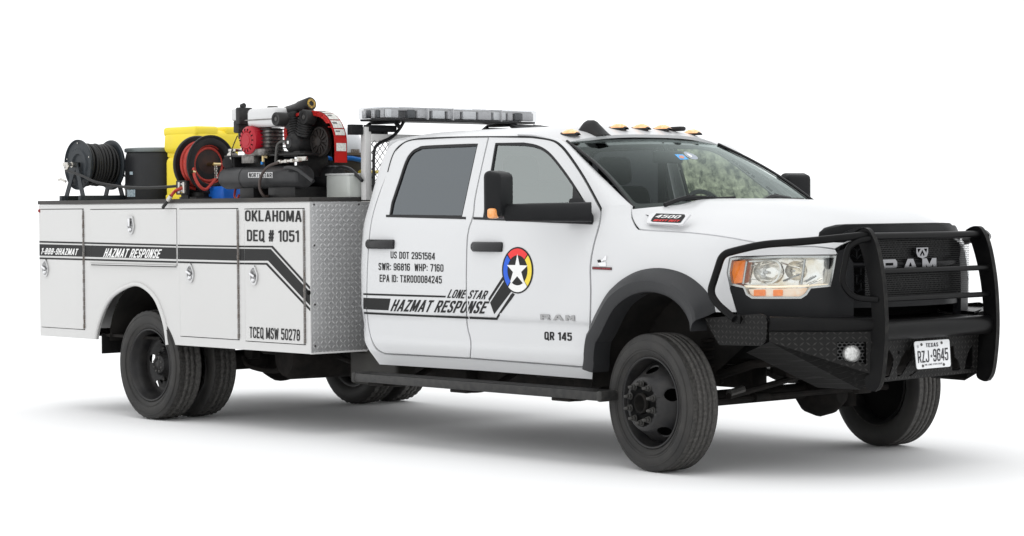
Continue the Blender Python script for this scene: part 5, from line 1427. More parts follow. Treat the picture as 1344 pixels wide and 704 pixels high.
# lamp modules along the front edge, spaced as seen
us = [508, 533, 547, 567, 586, 606, 624, 644, 664, 684, 701]
def yof(u):
    p = at(u, 150, 'x', xb1-.02); return p.y
wid = [(510, 523, 1), (535, 545, 0), (548, 564, 1), (568, 584, 2), (588, 604, 1), (608, 625, 2), (628, 645, 1), (648, 664, 2), (667, 673, 1), (676, 684, 0), (686, 700, 1)]
for (ua, ub, kd) in wid:
    ya, yb_ = yof(ua), yof(ub); b = BM(); box(b, (xb1-.035, (ya+yb_)/2, 2.192), (.03, yb_-ya, .056), .004); mk('lamp_module', b, (MODD, MOD, MODB)[kd], LB)
for k in range(6):
    b = BM(); x = xb0+.03+k*.05; box(b, (x, y0+.04, 2.192), (.038, .03, .056), .004); mk('lamp_module', b, (MODB, MODD, MOD, MODD, MOD, MODB)[k], LB)
b = BM(); box(b, (xb0+.05, (y0+y1)/2, 2.190), (.03, y1-y0-.08, .05), .003); box(b, ((xb0+xb1)/2-.02, (y0+y1)/2, 2.186), (.12, y1-y0-.1, .05), .003); mk('circuit_tray', b, MOD, LB)
for y in (y0+.37, y0+.60, y1-.34):
    b = BM(); box(b, ((xb0+xb1)/2, y, 2.196), (xb1-xb0+.003, .006, .083), .001); mk('cover_joint', b, MOD, LB)
for y in (-.62, .46):
    b = BM(); box(b, (-2.98, y, 2.135), (.26, .07, .018), .004)
    tube(b, [(-2.86, y, 2.13), (-2.82, y-.0, 2.098)], .014, 6); tube(b, [(-3.08, y-.05, 2.128), (-3.14, y-.06, 2.09)], .014, 6)
    box(b, (-3.02, y, 2.095), (.05, .24, .045), .004); box(b, (-3.02, y+.03, 2.05), (.03, .04, .09), .003); mk('light_bar_bracket', b, PLAST, LB)
b = BM(); box(b, (-2.72, .50, 2.11), (.12, .30, .025), .008, Matrix.Rotation(.25, 4, 'Y')); tube(b, [(-2.80, .60, 2.13), (-2.62, .72, 2.10), (-2.5, .76, 2.09)], .012, 6); mk('light_bar_bracket', b, PLAST, LB)
b = BM(); cp = [at(532, 156, 'x', -2.95), at(524, 170, 'x', -2.97), at(513, 181, 'x', -2.985), at(497, 189, 'x', -2.99), at(491, 200, 'x', -2.99), at(490.5, 235, 'x', -2.99), at(490.5, 262, 'x', -2.99)]
tube(b, curve_pts(cp, 6), .011, 8); mk('cable', b, MOULD, LB)
b = BM(); box(b, (-3.04, -.83, 2.085), (.05, .10, .07), .004); box(b, (-3.04, -.66, 2.085), (.05, .16, .07), .004); mk('junction_box', b, PLAST, LB)
# ================================================================== equipment on the bed
RSTEEL = mat('painted_reel_steel', (.019, .024, .029), .42, spec=.3, noise_amt=.6, noise_scale=14, noise_col=(.036, .041, .045))
RBLACK = mat('reel_black', (.010, .010, .011), .42, spec=.3, noise_amt=.6, noise_scale=10, noise_col=(.022, .020, .018))
HOSEB = mat('black_hose', (.012, .012, .012), .45, spec=.35)
HOSER = mat('red_hose', (.46, .055, .04), .45, spec=.3, noise_amt=.6, noise_scale=30, noise_col=(.26, .03, .025))
BRASS = mat('brass_fitting', (.60, .48, .26), .25, metal=1.)
FIT = mat('plated_fitting', (.62, .60, .56), .25, metal=1., noise_amt=.5, noise_scale=50, noise_col=(.35, .33, .30))
ZTOP = 1.6065
def flange_disc(nm, c, ax, r, parent, m, dish=True):
    b = BM(); pr = [(.02, .0), (r*.38, .0), (r*.44, .014), (r*.60, .014), (r*.66, .004), (r*.95, .004), (r*.975, .016), (r, .016), (r, .004), (r*.97, -.006), (r*.6, -.004), (.02, -.008)]
    lathe(b, pr, c, ax, 56); return mk(nm, b, m, parent, smooth=30)
# ---- black hose reel on the rear of the compartment top
c1 = at(104, 216.5, 'y', -1.03); r1 = .196
c2 = Vector((c1.x, -.75, c1.z))
HR = empty('hose_reel', (c1.x, -.9, ZTOP), label='black hose reel wound with black hose at the rear end of the body', cat='hose reel')
flange_disc('flange', c1, (0, -1, 0), r1, HR, RSTEEL); flange_disc('flange', c2, (0, 1, 0), r1, HR, RSTEEL)
b = BM(); cyl(b, c1+Vector((0, .012, 0)), c2-Vector((0, .012, 0)), .10, 28); mk('drum_core', b, RBLACK, HR)
b = BM()
for lay, rr in ((0, .125), (1, .152)):
    n = 10-lay
    for k in range(n):
        y = c1.y+.022+(c2.y-c1.y-.044)*(k+.5*lay)/(n-.4)
        cc = Vector((c1.x, y, c1.z)); tl = .012*math.sin(k*1.7)
        tube(b, [cc+Vector((rr*math.cos(t), .008*math.sin(t+k)+tl*.3, (rr+.004*math.sin(k*2.1))*math.sin(t))) for t in [2*math.pi*i/36 for i in range(36)]], .0135, 8, closed=True)
tag(mk('wound_hose', b, HOSEB, HR, smooth=60), kind='stuff')
for c, sy in ((c1, -1), (c2, 1)):
    y = c.y+sy*.03
    for xo in (-.15, .13):
        b = BM(); p0 = Vector((c.x, y, c.z)); p1 = Vector((c.x+xo, y+sy*.01, ZTOP+.01)); d = (p1-p0).normalized(); w = Vector((1, 0, 0))
        pts = [p0+Vector((-.024, 0, .02)), p0+Vector((.024, 0, .02)), p1+Vector((.028, 0, 0)), p1+Vector((-.028, 0, 0))]
        A = [b.verts.new(q+Vector((0, -.004, 0))) for q in pts]; B = [b.verts.new(q+Vector((0, .004, 0))) for q in pts]
        b.faces.new(A); b.faces.new(B[::-1])
        for i in range(4): b.faces.new((A[i], A[(i+1) % 4], B[(i+1) % 4], B[i]))
        bmesh.ops.recalc_face_normals(b, faces=b.faces); mk('stand_leg', b, RSTEEL, HR, smooth=0)
for xo in (-.15, .13):
    b = BM(); box(b, (c1.x+xo, (c1.y+c2.y)/2, ZTOP+.03), (.04, abs(c2.y-c1.y)+.16, .055), .004); mk('base_bar', b, RSTEEL, HR)
b = BM(); box(b, (c1.x, c2.y+.04, ZTOP+.03), (.26, .012, .06), .003); mk('base_bar', b, RSTEEL, HR)
b = BM(); h0 = c1+Vector((0, -.02, 0)); cyl(b, h0, h0+Vector((0, -.05, 0)), .022, 14); cyl(b, h0+Vector((0, -.05, 0)), h0+Vector((0, -.09, 0)), .014, 12); cyl(b, h0+Vector((0, -.075, 0)), h0+Vector((-.05, -.085, .002)), .018, 12); cyl(b, h0+Vector((0, -.075, 0)), h0+Vector((.0, -.10, -.045)), .014, 12)
mk('swivel', b, FIT, HR)
b = BM(); hp0 = h0+Vector((0, -.10, -.045)); yy = hp0.y
hpath = [hp0, at(108, 231, 'y', yy), at(125, 239, 'y', yy), at(150, 244, 'y', yy+.03), at(180, 246.5, 'y', yy+.04), at(212, 246, 'y', -1.10), at(236, 244, 'y', -1.08)]
tube(b, curve_pts(hpath, 6), .0105, 8); mk('feed_hose', b, HOSEB, HR, smooth=60)
b = BM(); tube(b, [c1+Vector((-.15, -.03, -.13)), c1+Vector((-.19, -.05, -.11)), c1+Vector((-.21, -.06, -.115))], .010, 8); mk('brake_lever', b, FIT, HR)
# bolts on the flange rim
for k in range(5):
    t = R_(20+72*k); b = BM(); q = c1+Vector((r1*.86*math.cos(t), -.002, r1*.86*math.sin(t))); cyl(b, q, q+Vector((0, -.01, 0)), .006, 8); mk('bolt', b, FIT, HR)

# ---- black plastic drum on the bed floor
dc = at(209, 195, 'y', -.51); dc.x = max(dc.x, -6.305); zd = dc.z
DR = empty('plastic_drum', (dc.x, dc.y, 1.03), label='black plastic drum with grey lid ring standing in the bed', cat='drum')
PDR = mat('drum_plastic', (.012, .0125, .014), .42, spec=.35, noise_amt=.5, noise_scale=6, noise_col=(.02, .021, .023))
h = zd-1.03; prof = [(.001, 0), (.255, 0), (.266, .03)]
for z, r in ((.25, .268), (.27, .274), (.30, .274), (.32, .268), (h-.33, .268), (h-.315, .274), (h-.29, .274), (h-.275, .268), (h-.08, .265), (h-.045, .257), (h-.03, .253)): prof.append((r, z))
b = BM(); lathe(b, prof+[(.245, h-.012), (.001, h-.012)], (dc.x, dc.y, 1.03), UP, 56); mk('barrel', b, PDR, DR, smooth=35)
b = BM(); lathe(b, [(.245, h-.03), (.266, h-.032), (.272, h-.022), (.270, h-.004), (.258, h+.002), (.245, h-.002)], (dc.x, dc.y, 1.03), UP, 56); mk('lid_ring', b, mat('lid_grey', (.16, .18, .18), .35, metal=.4), DR, smooth=50)
def MD(a, z): return (dc.x+.2695*math.cos(a), dc.y+.2695*math.sin(a), z)
for (u0, v0, u1, v1, m_) in ((167, 249, 177.5, 258.5, 'drum_label'), (170.4, 225.6, 174.4, 229.6, 'drum_label')):
    if m_ not in MAT: mat(m_, (.42, .50, .54), .5, noise_amt=.9, noise_scale=60, noise_col=(.12, .18, .22))
    P = PX(MD, [(u0, v0), (u1, v0), (u1, v1), (u0, v1)], (-1.9, 1.7)); panel('label', P, MD, (1, -1, 0), MAT[m_], DR, off=.001, h=(.08, 0))
b = BM(); q = at(163, 232, 'y', dc.y-.12); tube(b, curve_pts([q+Vector((-.09, 0, -.004)), q+Vector((-.03, 0, .008)), q+Vector((.08, 0, .002))], 5), .010, 8); mk('ratchet_strap', b, RBLACK, DR)

# ---- yellow plastic storage tank
yc = at(266, 195, 'y', -.50)
YP = mat('yellow_plastic', (.86, .68, .035), .5, spec=.35, noise_amt=.4, noise_scale=5, noise_col=(.78, .62, .10), bump=.2, bump_scale=12)
YB_ = empty('yellow_bin', (yc.x, yc.y, 1.03), label='bright yellow plastic bin with a raised notched lid', cat='bin')
zt_ = at(215, 169, 'y', -.6).z; zm = at(215, 204.5, 'y', -.6).z
b = BM(); vs = box(b, (yc.x, yc.y, (1.03+zm-.012)/2), (.43, .42, zm-.012-1.03), .05, seg=4); 
for k in range(3): pass
mk('bin_body', b, YP, YB_, smooth=35)
b = BM(); box(b, (yc.x, yc.y, zm), (.42, .37, .04), .01); mk('lid_neck', b, YP, YB_)
b = BM(); vs = box(b, (yc.x, yc.y, (zm+.01+zt_-.03)/2), (.45, .44, zt_-.03-zm-.01), .045, seg=4)
for v in vs:
    if v.co.z > (zm+zt_)/2: v.co.x = yc.x+(v.co.x-yc.x)*.985; v.co.y = yc.y+(v.co.y-yc.y)*.985
mk('lid', b, YP, YB_, smooth=35)
for (ya, yb2) in ((-.215, -.0), (.06, .215)):
    b = BM(); box(b, (yc.x, yc.y+(ya+yb2)/2, zt_-.035), (.44, yb2-ya, .07), .022, seg=3); mk('lid_rib', b, YP, YB_, smooth=35)
b = BM()
b.free()

# ---- red hose reel
q1 = at(276.5, 216, 'y', -.93); R2 = .214
q0 = q1+Vector((-.155, 0, 0))
RR = empty('red_hose_reel', (q1.x-.08, -.9, ZTOP), label='black dished hose reel wound with red hose in front of the yellow bin', cat='hose reel')
b = BM(); lathe(b, [(.001, -.03), (R2*.62, -.03), (R2*.68, .004), (R2*.74, .008), (R2*.9, .004), (R2*.96, .012), (R2, .012), (R2, .002), (R2*.7, -.012), (R2*.62, -.045), (.001, -.045)], q1, (1, 0, 0), 56); mk('flange', b, RBLACK, RR, smooth=30)
flange_disc('flange', q0, (-1, 0, 0), R2, RR, RBLACK)
b = BM(); lathe(b, [(.001, .002), (.085, .001), (.09, 0)], q1+Vector((-.030, 0, .02)), (1, 0, 0), 24); mk('rust_patch', b, mat('rust_bloom', (.045, .018, .012), .7, noise_amt=.9, noise_scale=16, noise_col=(.012, .010, .010)), RR)
b = BM(); cyl(b, q0, q1+Vector((-.04, 0, 0)), .11, 28); mk('drum_core', b, RBLACK, RR)
b = BM()
for lay, rr, n in ((0, .125, 5), (1, .145, 5), (2, .160, 3)):
    for k in range(n):
        x = q0.x+.022+.115*(k+.5*(lay % 2))/(4.6)
        cc = Vector((x, q1.y, q1.z)); e = .006*math.sin(3*k+lay)
        tube(b, [cc+Vector((.006*math.sin(t*2+k), (rr+e)*math.cos(t), (rr+e)*math.sin(t))) for t in [2*math.pi*i/36 for i in range(36)]], .0120, 8, closed=True)
tag(mk('wound_hose', b, HOSER, RR, smooth=60), kind='stuff')
b = BM(); box(b, (q1.x-.08, q1.y, ZTOP+.02), (.22, .30, .03), .004); box(b, (q1.x-.19, q1.y, ZTOP+.12), (.012, .20, .22), .003); box(b, (q1.x-.09, q1.y, ZTOP+.045), (.16, .12, .06), .01); mk('stand', b, RBLACK, RR)
b = BM(); cyl(b, q1+Vector((-.03, 0, 0)), q1+Vector((.05, 0, 0)), .015, 12); cyl(b, q1+Vector((.045, -.012, 0)), q1+Vector((.045, .05, 0)), .014, 8); mk('swivel', b, BRASS, RR)
b = BM(); s0 = q1+Vector((.045, .012, -.01))
for k in range(6): cyl(b, s0+Vector((0, 0, -.016*k)), s0+Vector((0, 0, -.016*k-.012)), .0125 if k % 2 else .0095, 8)
mk('hose_fitting', b, FIT, RR)
b = BM(); xx = s0.x
loop = [s0+Vector((0, 0, -.095)), at(276.2, 243, 'x', xx), at(270, 248.8, 'x', xx), at(262.5, 245, 'x', xx), at(256.5, 235, 'x', xx-.01), at(254, 226, 'x', xx-.03), at(253, 220, 'x', xx-.05)]
tube(b, curve_pts(loop, 6), .0115, 8); tube(b, curve_pts([q1+Vector((.045, .05, 0)), at(290, 216, 'x', xx), at(299, 222, 'x', xx), at(306, 236, 'x', xx)], 6), .0115, 8); mk('feed_hose', b, HOSER, RR, smooth=60)
b = BM(); cyl(b, at(252.2, 225.5, 'x', xx-.03), at(255.8, 226.5, 'x', xx-.03), .013, 8); mk('hose_clamp', b, BRASS, RR)
# ---- roller guide with hose end hanging over the rail
gc = at(240, 246.5, 'y', -1.10)
GD = empty('hose_guide', (gc.x, gc.y, ZTOP), label='small black roller guide between the two reels with a red hose end hanging through it', cat='hose guide')
b = BM(); 
for dx in (-.052, .052): box(b, (gc.x+dx*1.15, gc.y, gc.z), (.014, .03, .10), .002)
for dz in (-.045, .045): box(b, (gc.x, gc.y, gc.z+dz), (.12, .03, .014), .002)
box(b, (gc.x, gc.y+.02, (ZTOP+gc.z-.05)/2), (.09, .012, gc.z-.05-ZTOP+.01)); mk('frame', b, RBLACK, GD)
for dx in (-.03, .03):
    b = BM(); cyl(b, (gc.x+dx, gc.y-.012, gc.z-.04), (gc.x+dx, gc.y-.012, gc.z+.04), .011, 10); mk('roller', b, FIT, GD)
for dz in (-.026, .026):
    b = BM(); cyl(b, (gc.x-.045, gc.y+.006, gc.z+dz), (gc.x+.045, gc.y+.006, gc.z+dz), .010, 10); mk('roller', b, TWHT, GD)
b = BM(); yk = gc.y-.02
hp = [at(256, 248, 'y', -1.0), at(247, 246.5, 'y', -1.06), at(239, 247, 'y', yk), at(230, 251, 'y', -1.16), at(224, 258, 'y', -1.235)]
tube(b, curve_pts(hp, 6), .0125, 8); mk('hose_end', b, HOSER, GD, smooth=60)
b = BM(); e0 = at(224.5, 257.2, 'y', -1.235); e1 = at(220.5, 263.5, 'y', -1.24); e2 = at(213.8, 272.6, 'y', -1.24); tube(b, [e0, e1], .0155, 8); mk('ferrule', b, FIT, GD)
b = BM(); tube(b, [e1, e2], [.014, .012], 8); mk('nozzle', b, HOSEB, GD)

# ---- blue can behind the reel
bc = at(297, 256, 'y', -.86)
BC = empty('blue_container', (bc.x, bc.y, ZTOP), label='blue plastic container half hidden under the compressor tank', cat='container')
b = BM(); box(b, (bc.x-.02, bc.y, ZTOP+.055), (.20, .17, .11), .02, seg=3); mk('container_body', b, mat('blue_plastic', (.01, .13, .55), .4, spec=.4, noise_amt=.5, noise_scale=12, noise_col=(.01, .08, .38)), BC, smooth=35)
b = BM(); cyl(b, (bc.x-.05, bc.y, ZTOP+.10), (bc.x-.05, bc.y, ZTOP+.125), .025, 16); mk('cap', b, RBLACK, BC)
# ---- yellow can at the reel foot
yb0 = at(254, 257, 'y', -.70); 
YC_ = empty('yellow_tray', (yb0.x, yb0.y, ZTOP), label='low yellow plastic tray lying under the red hose reel', cat='tray')
b = BM(); box(b, (yb0.x+.02, yb0.y, ZTOP+.03), (.62, .12, .055), .01); mk('tray_body', b, YP, YC_)

# ---- petrol air compressor
AT_ = -1.05; tc0 = at(293, 233.6, 'y', AT_); tc1 = at(400.5, 232.8, 'y', AT_); tr = .078
tz = (tc0.z+tc1.z)/2
AC = empty('air_compressor', ((tc0.x+tc1.x)/2, -.9, ZTOP), label='petrol air compressor with twin black tanks, red engine cover and red belt guard', cat='compressor')
TANK = mat('tank_black', (.014, .0145, .016), .42, spec=.4, noise_amt=.6, noise_scale=9, noise_col=(.028, .028, .029))
CAST = mat('cast_black', (.012, .012, .013), .5, spec=.3, noise_amt=.8, noise_scale=20, noise_col=(.035, .034, .033), bump=.4, bump_scale=60)
ENG = mat('engine_red', (.38, .005, .018), .35, spec=.45, noise_amt=.5, noise_scale=25, noise_col=(.38, .008, .015))
GRD = mat('guard_red', (.66, .02, .018), .4, spec=.4, noise_amt=.4, noise_scale=10, noise_col=(.50, .03, .02))
GREYM = mat('engine_metal', (.22, .21, .20), .4, metal=.7, noise_amt=.9, noise_scale=30, noise_col=(.05, .045, .04))
FUEL = mat('fuel_tank_white', (.60, .60, .60), .3, spec=.4, coat=.3)
L1 = tc1.x-tc0.x
y2 = at(442.5, 232.8, 'x', tc1.x).y
for yy_ in (AT_, y2):
    b = BM(); lathe(b, [(.001, -.005), (tr*.5, .008), (tr*.85, .03), (tr, .065), (tr, L1-.02), (tr*.985, L1-.004), (tr*.9, L1+.010), (tr*.6, L1+.018), (.001, L1+.02)], (tc0.x, yy_, tz), (1, 0, 0), 36); mk('air_tank', b, TANK, AC, smooth=40)
    b = BM(); lathe(b, [(tr+.0005, L1*.30), (tr+.0025, L1*.302), (tr+.0025, L1*.308), (tr+.0005, L1*.31)], (tc0.x, yy_, tz), (1, 0, 0), 36); mk('weld_seam', b, TANK, AC)
for x0_, x1_ in ((.25, .42), (.60, .92)):
    b = BM(); box(b, (tc0.x+L1*(x0_+x1_)/2, (AT_+y2)/2, (ZTOP+tz-tr)/2), (L1*(x1_-x0_), abs(y2-AT_)+.06, tz-tr-ZTOP+.02), .004); mk('skid', b, RBLACK, AC)
zdk = at(380, 203.5, 'y', -.95).z
b = BM(); box(b, (tc0.x+L1*.52, (AT_+y2)/2, zdk), (L1*.98, .30, .014), .003); mk('deck_plate', b, RBLACK, AC)
b = BM()
for xk in (.12, .5, .9): box(b, (tc0.x+L1*xk, (AT_+y2)/2, (zdk+tz)/2), (.02, .26, zdk-tz), .002)
mk('deck_bracket', b, RBLACK, AC)['kind'] = 'stuff'
# tank decal on the near tank
def MT(x, a): return (x, AT_-tr*1.004*math.cos(a), tz+tr*1.004*math.sin(a))
P = PX(MT, [(326, 226.6), (358, 226.2), (358, 233.8), (326, 233.4)], (tc0.x+.4, .2))
panel('decal_plate', P, MT, NEAR, mat('decal_white', (.62, .62, .62), .4), AC, off=.001, h=(0, .2))
text('tank_lettering', 'NORTHSTAR', (327, 232.8), (357.4, 233.2), (327, 227.2), MT, NEAR, TINK, AC, off=.002, g=(tc0.x+.4, .2), h=(0, .2), bold=.015)
# handles
for pts in ([(374, 221), (380, 219.8), (391, 222.5), (411, 238.4)],):
    b = BM(); tube(b, fil([at(u, v, 'y', AT_-.085) for u, v in pts], .04, 4), .013, 10); mk('carry_handle', b, TANK, AC, smooth=50)
b = BM(); tube(b, fil([at(u, v, 'y', y2-.03) for u, v in [(443, 221), (450, 219.5), (460, 222), (475.5, 237.5)]], .04, 4), .013, 10); mk('carry_handle', b, TANK, AC, smooth=50)
# engine
ye = -1.0
er = at(331, 184.6, 'y', ye-.06)
b = BM(); lathe(b, [(.001, .052), (.055, .052), (.060, .046), (.066, .052), (.082, .05), (.098, .036), (.103, .01), (.103, -.13), (.09, -.15), (.001, -.15)], er, (0, -1, 0), 40); mk('recoil_cover', b, ENG, AC, smooth=28)
b = BM()
for k in range(14):
    t = 2*math.pi*k/14; q = er+Vector((.074*math.cos(t), -.052, .074*math.sin(t))); box(b, q, (.008, .003, .018), 0, Matrix.Rotation(-t+math.pi/2, 4, 'Y'))
tag(mk('cooling_slot', b, DARK, AC, smooth=0), kind='stuff')
b = BM(); lathe(b, [(.001, .056), (.040, .056), (.042, .052)], er, (0, -1, 0), 24); mk('recoil_boss', b, ENG, AC)
b = BM(); box(b, er+Vector((.135, .08, -.01)), (.09, .13, .19), .02); box(b, er+Vector((.06, .06, -.085)), (.24, .18, .05), .01); mk('engine_block', b, GREYM, AC)
b = BM()
for k in range(7): box(b, er+Vector((.135, .08, -.08+.026*k)), (.11, .15, .008), .001)
mk('cooling_fins', b, CAST, AC)['kind'] = 'stuff'
f0_ = at(325.5, 154, 'y', ye-.05); f1_ = at(373, 154, 'y', ye-.05)
ztf = at(345, 143.5, 'y', ye-.03).z; zbf = at(345, 165.5, 'y', ye-.08).z
b = BM(); vs = box(b, ((f0_.x+f1_.x)/2-.03, ye+.03, (ztf+zbf)/2), (f1_.x-f0_.x-.09, .22, ztf-zbf+.015), .035, seg=3); mk('fuel_tank', b, FUEL, AC, smooth=35)
b = BM(); vs = box(b, ((f0_.x+f1_.x)/2-.03, ye+.03, zbf+.045), (f1_.x-f0_.x-.075, .232, .008), .003); mk('tank_seam', b, GREYM, AC)
b = BM(); lathe(b, [(.001, .024), (.035, .024), (.038, .018), (.038, .004), (.030, 0)], ((f0_.x+f1_.x)/2-.03, ye+.03, ztf-.002), UP, 20); mk('fuel_cap', b, mat('cap_grey', (.12, .12, .11), .4, metal=.5), AC)
a0 = at(309, 151, 'y', ye-.03); b = BM(); box(b, a0+Vector((.01, .03, 0)), (.07, .10, .085), .012, seg=3); mk('air_filter_cover', b, FUEL, AC, smooth=35)
b = BM(); box(b, a0+Vector((.065, .03, -.01)), (.05, .12, .12), .01); box(b, a0+Vector((.03, .03, -.085)), (.07, .10, .09), .012); cyl(b, a0+Vector((.05, .02, .06)), a0+Vector((.08, .02, .065)), .018, 12); mk('air_filter_box', b, CAST, AC)
b = BM(); box(b, a0+Vector((.06, .02, -.15)), (.04, .06, .05), .008); tube(b, curve_pts([a0+Vector((.05, -.02, -.15)), a0+Vector((-.01, -.03, -.26)), a0+Vector((-.0, -.03, -.36))], 5), .004, 6); mk('throttle_linkage', b, CAST, AC)
b = BM(); q = at(305, 206, 'y', ye-.02); lathe(b, [(.001, .03), (.03, .03), (.035, .02), (.035, -.02), (.001, -.02)], q, (1, 0, 0), 18); box(b, q+Vector((.04, 0, .045)), (.09, .07, .02), .006); mk('regulator', b, FIT, AC)
b = BM(); cyl(b, at(300, 214, 'y', ye-.06), at(300, 214, 'y', ye+.0), .045, 18); mk('pressure_switch', b, CAST, AC)
b = BM(); q = at(331, 209, 'y', ye-.04); box(b, q, (.15, .08, .06), .005); mk('battery_tray', b, GREYM, AC)
# exhaust canister with yellow warning print
m0 = at(372, 149.5, 'y', -.93); m1 = at(408.5, 136, 'y', -.93)
b = BM(); d = (m1-m0); tube(b, [m0, m0+d*.55, m0+d*.62, m1-d*.02, m1], [.040, .040, .046, .047, .043], 28); mk('muffler', b, RBLACK, AC, smooth=35)
WARN = mat('warning_yellow', (.55, .36, .05), .5, noise_amt=.9, noise_scale=70, noise_col=(.02, .02, .02))
dn = d.normalized(); b = BM(); lathe(b, [(.018, .003), (.034, .003), (.034, .001), (.018, .001)], m1, dn, 24); mk('warning_ring', b, WARN, AC)
b = BM(); lathe(b, [(.0405, .03), (.0415, .03), (.0415, .075), (.0405, .075)], m0, dn, 24); mk('warning_print', b, mat('print_worn', (.10, .075, .03), .6, noise_amt=1., noise_scale=60, noise_col=(.012, .012, .012)), AC)
# intake filters (round, facing out)
for (u, v, r, yy_) in ((363.5, 156.5, .048, -1.16), (400, 154, .052, -1.02)):
    q = at(u, v, 'y', yy_); b = BM(); lathe(b, [(.001, .008), (r*.55, .008), (r*.6, .012), (r*.92, .014), (r, .008), (r, -.065), (r*.9, -.07), (.001, -.07)], q, (0, -1, 0), 32); mk('intake_filter', b, RBLACK, AC, smooth=35)
    b = BM(); lathe(b, [(.001, .012), (r*.28, .012), (r*.32, .006)], q, (0, -1, 0), 16); mk('filter_cap', b, STEEL, AC)
q = at(383, 158, 'y', -.98); b = BM()
for k in range(6): lathe(b, [(.001, .0), (.055, 0), (.055, .006), (.001, .006)], q+Vector((0, 0, -.05+.016*k)), (.15, 0, 1), 24)
cyl(b, q+Vector((.0, 0, -.06)), q+Vector((.01, 0, .05)), .046, 20); mk('finned_head', b, CAST, AC)
# pump crankcase and cylinders
q = at(386, 188, 'y', -1.0); b = BM(); lathe(b, [(.001, .05), (.036, .05), (.04, .042), (.062, .03), (.078, .0), (.082, -.05), (.08, -.13), (.001, -.13)], q, (0, -1, 0), 32); box(b, q+Vector((.0, .05, -.075)), (.19, .15, .04), .006); mk('crankcase', b, CAST, AC, smooth=35)
b = BM(); box(b, q+Vector((-.005, -.049, .004)), (.022, .004, .022), .002); mk('oil_gauge', b, TWHT, AC)
for (ox, tilt) in ((-.02, -.28), (.11, .30)):
    b = BM(); base = q+Vector((ox*.6, .03, .05)); dd = Vector((math.sin(tilt), 0, math.cos(tilt)))
    for k in range(7): 
        cc = base+dd*(.012+.017*k); a_, b_ = frame(dd, Vector((0, 1, 0)))
        tube(b, [cc, cc+dd*.006], .058, 16)
    tube(b, [base, base+dd*.14], .047, 16); tube(b, [base+dd*.135, base+dd*.165], .055, 16); mk('pump_cylinder', b, CAST, AC)
q = at(420, 186, 'y', -.93); b = BM(); lathe(b, [(.001, .02), (.03, .02), (.035, .0), (.088, .0), (.09, .008), (.102, .008), (.104, -.02), (.088, -.02), (.088, -.008), (.001, -.008)], q, (0, -1, 0), 40); mk('flywheel', b, mat('rusty_iron', (.022, .015, .012), .6, metal=.2, noise_amt=.9, noise_scale=18, noise_col=(.010, .009, .009)), AC, smooth=35)
b = BM()
for k in range(6): box(b, q+Vector((0, -.004, 0)), (.014, .012, .17), .003, Matrix.Rotation(math.pi*k/6, 4, 'Y'))
mk('flywheel_spoke', b, MAT['rusty_iron'], AC)['kind'] = 'stuff'
# red belt guard: side ring, back plate and wide rim
yn, yf = -.985, -.875
G = lambda u, v: at(u, v, 'y', yn)
gp = [(374, 190), (373, 168), (384, 152), (396, 147), (408, 145.6), (416, 146.5), (425, 151.5), (431.5, 160), (435.5, 169.5), (438.5, 183), (438.8, 213.5)]
GP = curve_pts([G(*p) for p in gp], 5)
b = BM(); rows = [[p, Vector((p.x, yf, p.z))] for p in GP]; loft(b, rows); bmesh.ops.solidify(b, geom=list(b.faces), thickness=.003); mk('guard_rim', b, GRD, AC, smooth=40)
b = BM(); cen = Vector((sum(p.x for p in GP)/len(GP), 0, sum(p.z for p in GP)/len(GP)-.02)); rows = []
for p in GP:
    dd = Vector((cen.x-p.x, 0, cen.z-p.z)).normalized(); rows.append([p, p+dd*.034])
loft(b, rows); bmesh.ops.solidify(b, geom=list(b.faces), thickness=.003); mk('guard_flange', b, GRD, AC, smooth=0)
b = BM(); vs = [b.verts.new(Vector((p.x, yf, p.z))) for p in GP]; b.faces.new(vs); bmesh.ops.triangulate(b, faces=b.faces); bmesh.ops.solidify(b, geom=list(b.faces), thickness=.003); mk('guard_back', b, RBLACK, AC, smooth=0)
# warning labels wrapped on the rim
S_ = [0]
for i in range(1, len(GP)): S_.append(S_[-1]+(GP[i]-GP[i-1]).length)
def MR(s_, y):
    s_ = max(0, min(S_[-1], s_)); i = max(j for j in range(len(S_)) if S_[j] <= s_+1e-9); i = min(i, len(GP)-2); t = (s_-S_[i])/(S_[i+1]-S_[i])
    p = GP[i].lerp(GP[i+1], t); return (p.x, y, p.z)
LABW = mat('label_white', (.66, .66, .62), .5, noise_amt=.7, noise_scale=80, noise_col=(.32, .32, .30))
tot = S_[-1]
for (fa, fb_) in ((.53, .60), (.61, .68), (.69, .755), (.765, .81), (.865, .92)):
    def oo(a): 
        pa = Vector(MR(a-.003, 0)); pb = Vector(MR(a+.003, 0)); t = (pb-pa).normalized(); return Vector((t.z, 0, -t.x))*-1
    b = BM(); n = 6; rows = []
    for k in range(n+1):
        a = tot*(fa+(fb_-fa)*k/n); p = Vector(MR(a, yn+.014)); q_ = Vector(MR(a, yf-.012)); o_ = oo(a)
        if o_.x < 0: o_ = -o_
        rows.append([p+o_*.005, q_+o_*.005])
    loft(b, rows); mk('warning_label', b, LABW, AC, smooth=60)
    b = BM(); a = tot*(fa+(fb_-fa)*.25); o_ = oo(a); o_ = -o_ if o_.x < 0 else o_; a2 = tot*(fa+(fb_-fa)*.5)
    if fa < .8:
        loft(b, [[Vector(MR(a, yn+.022))+o_*.0065, Vector(MR(a, yf-.05))+o_*.0065], [Vector(MR(a2, yn+.022))+o_*.0065, Vector(MR(a2, yf-.05))+o_*.0065]]); mk('label_symbol', b, mat('label_print', (.12, .12, .12), .5) if 'label_print' not in MAT else MAT['label_print'], AC, smooth=0)
    else: b.free()
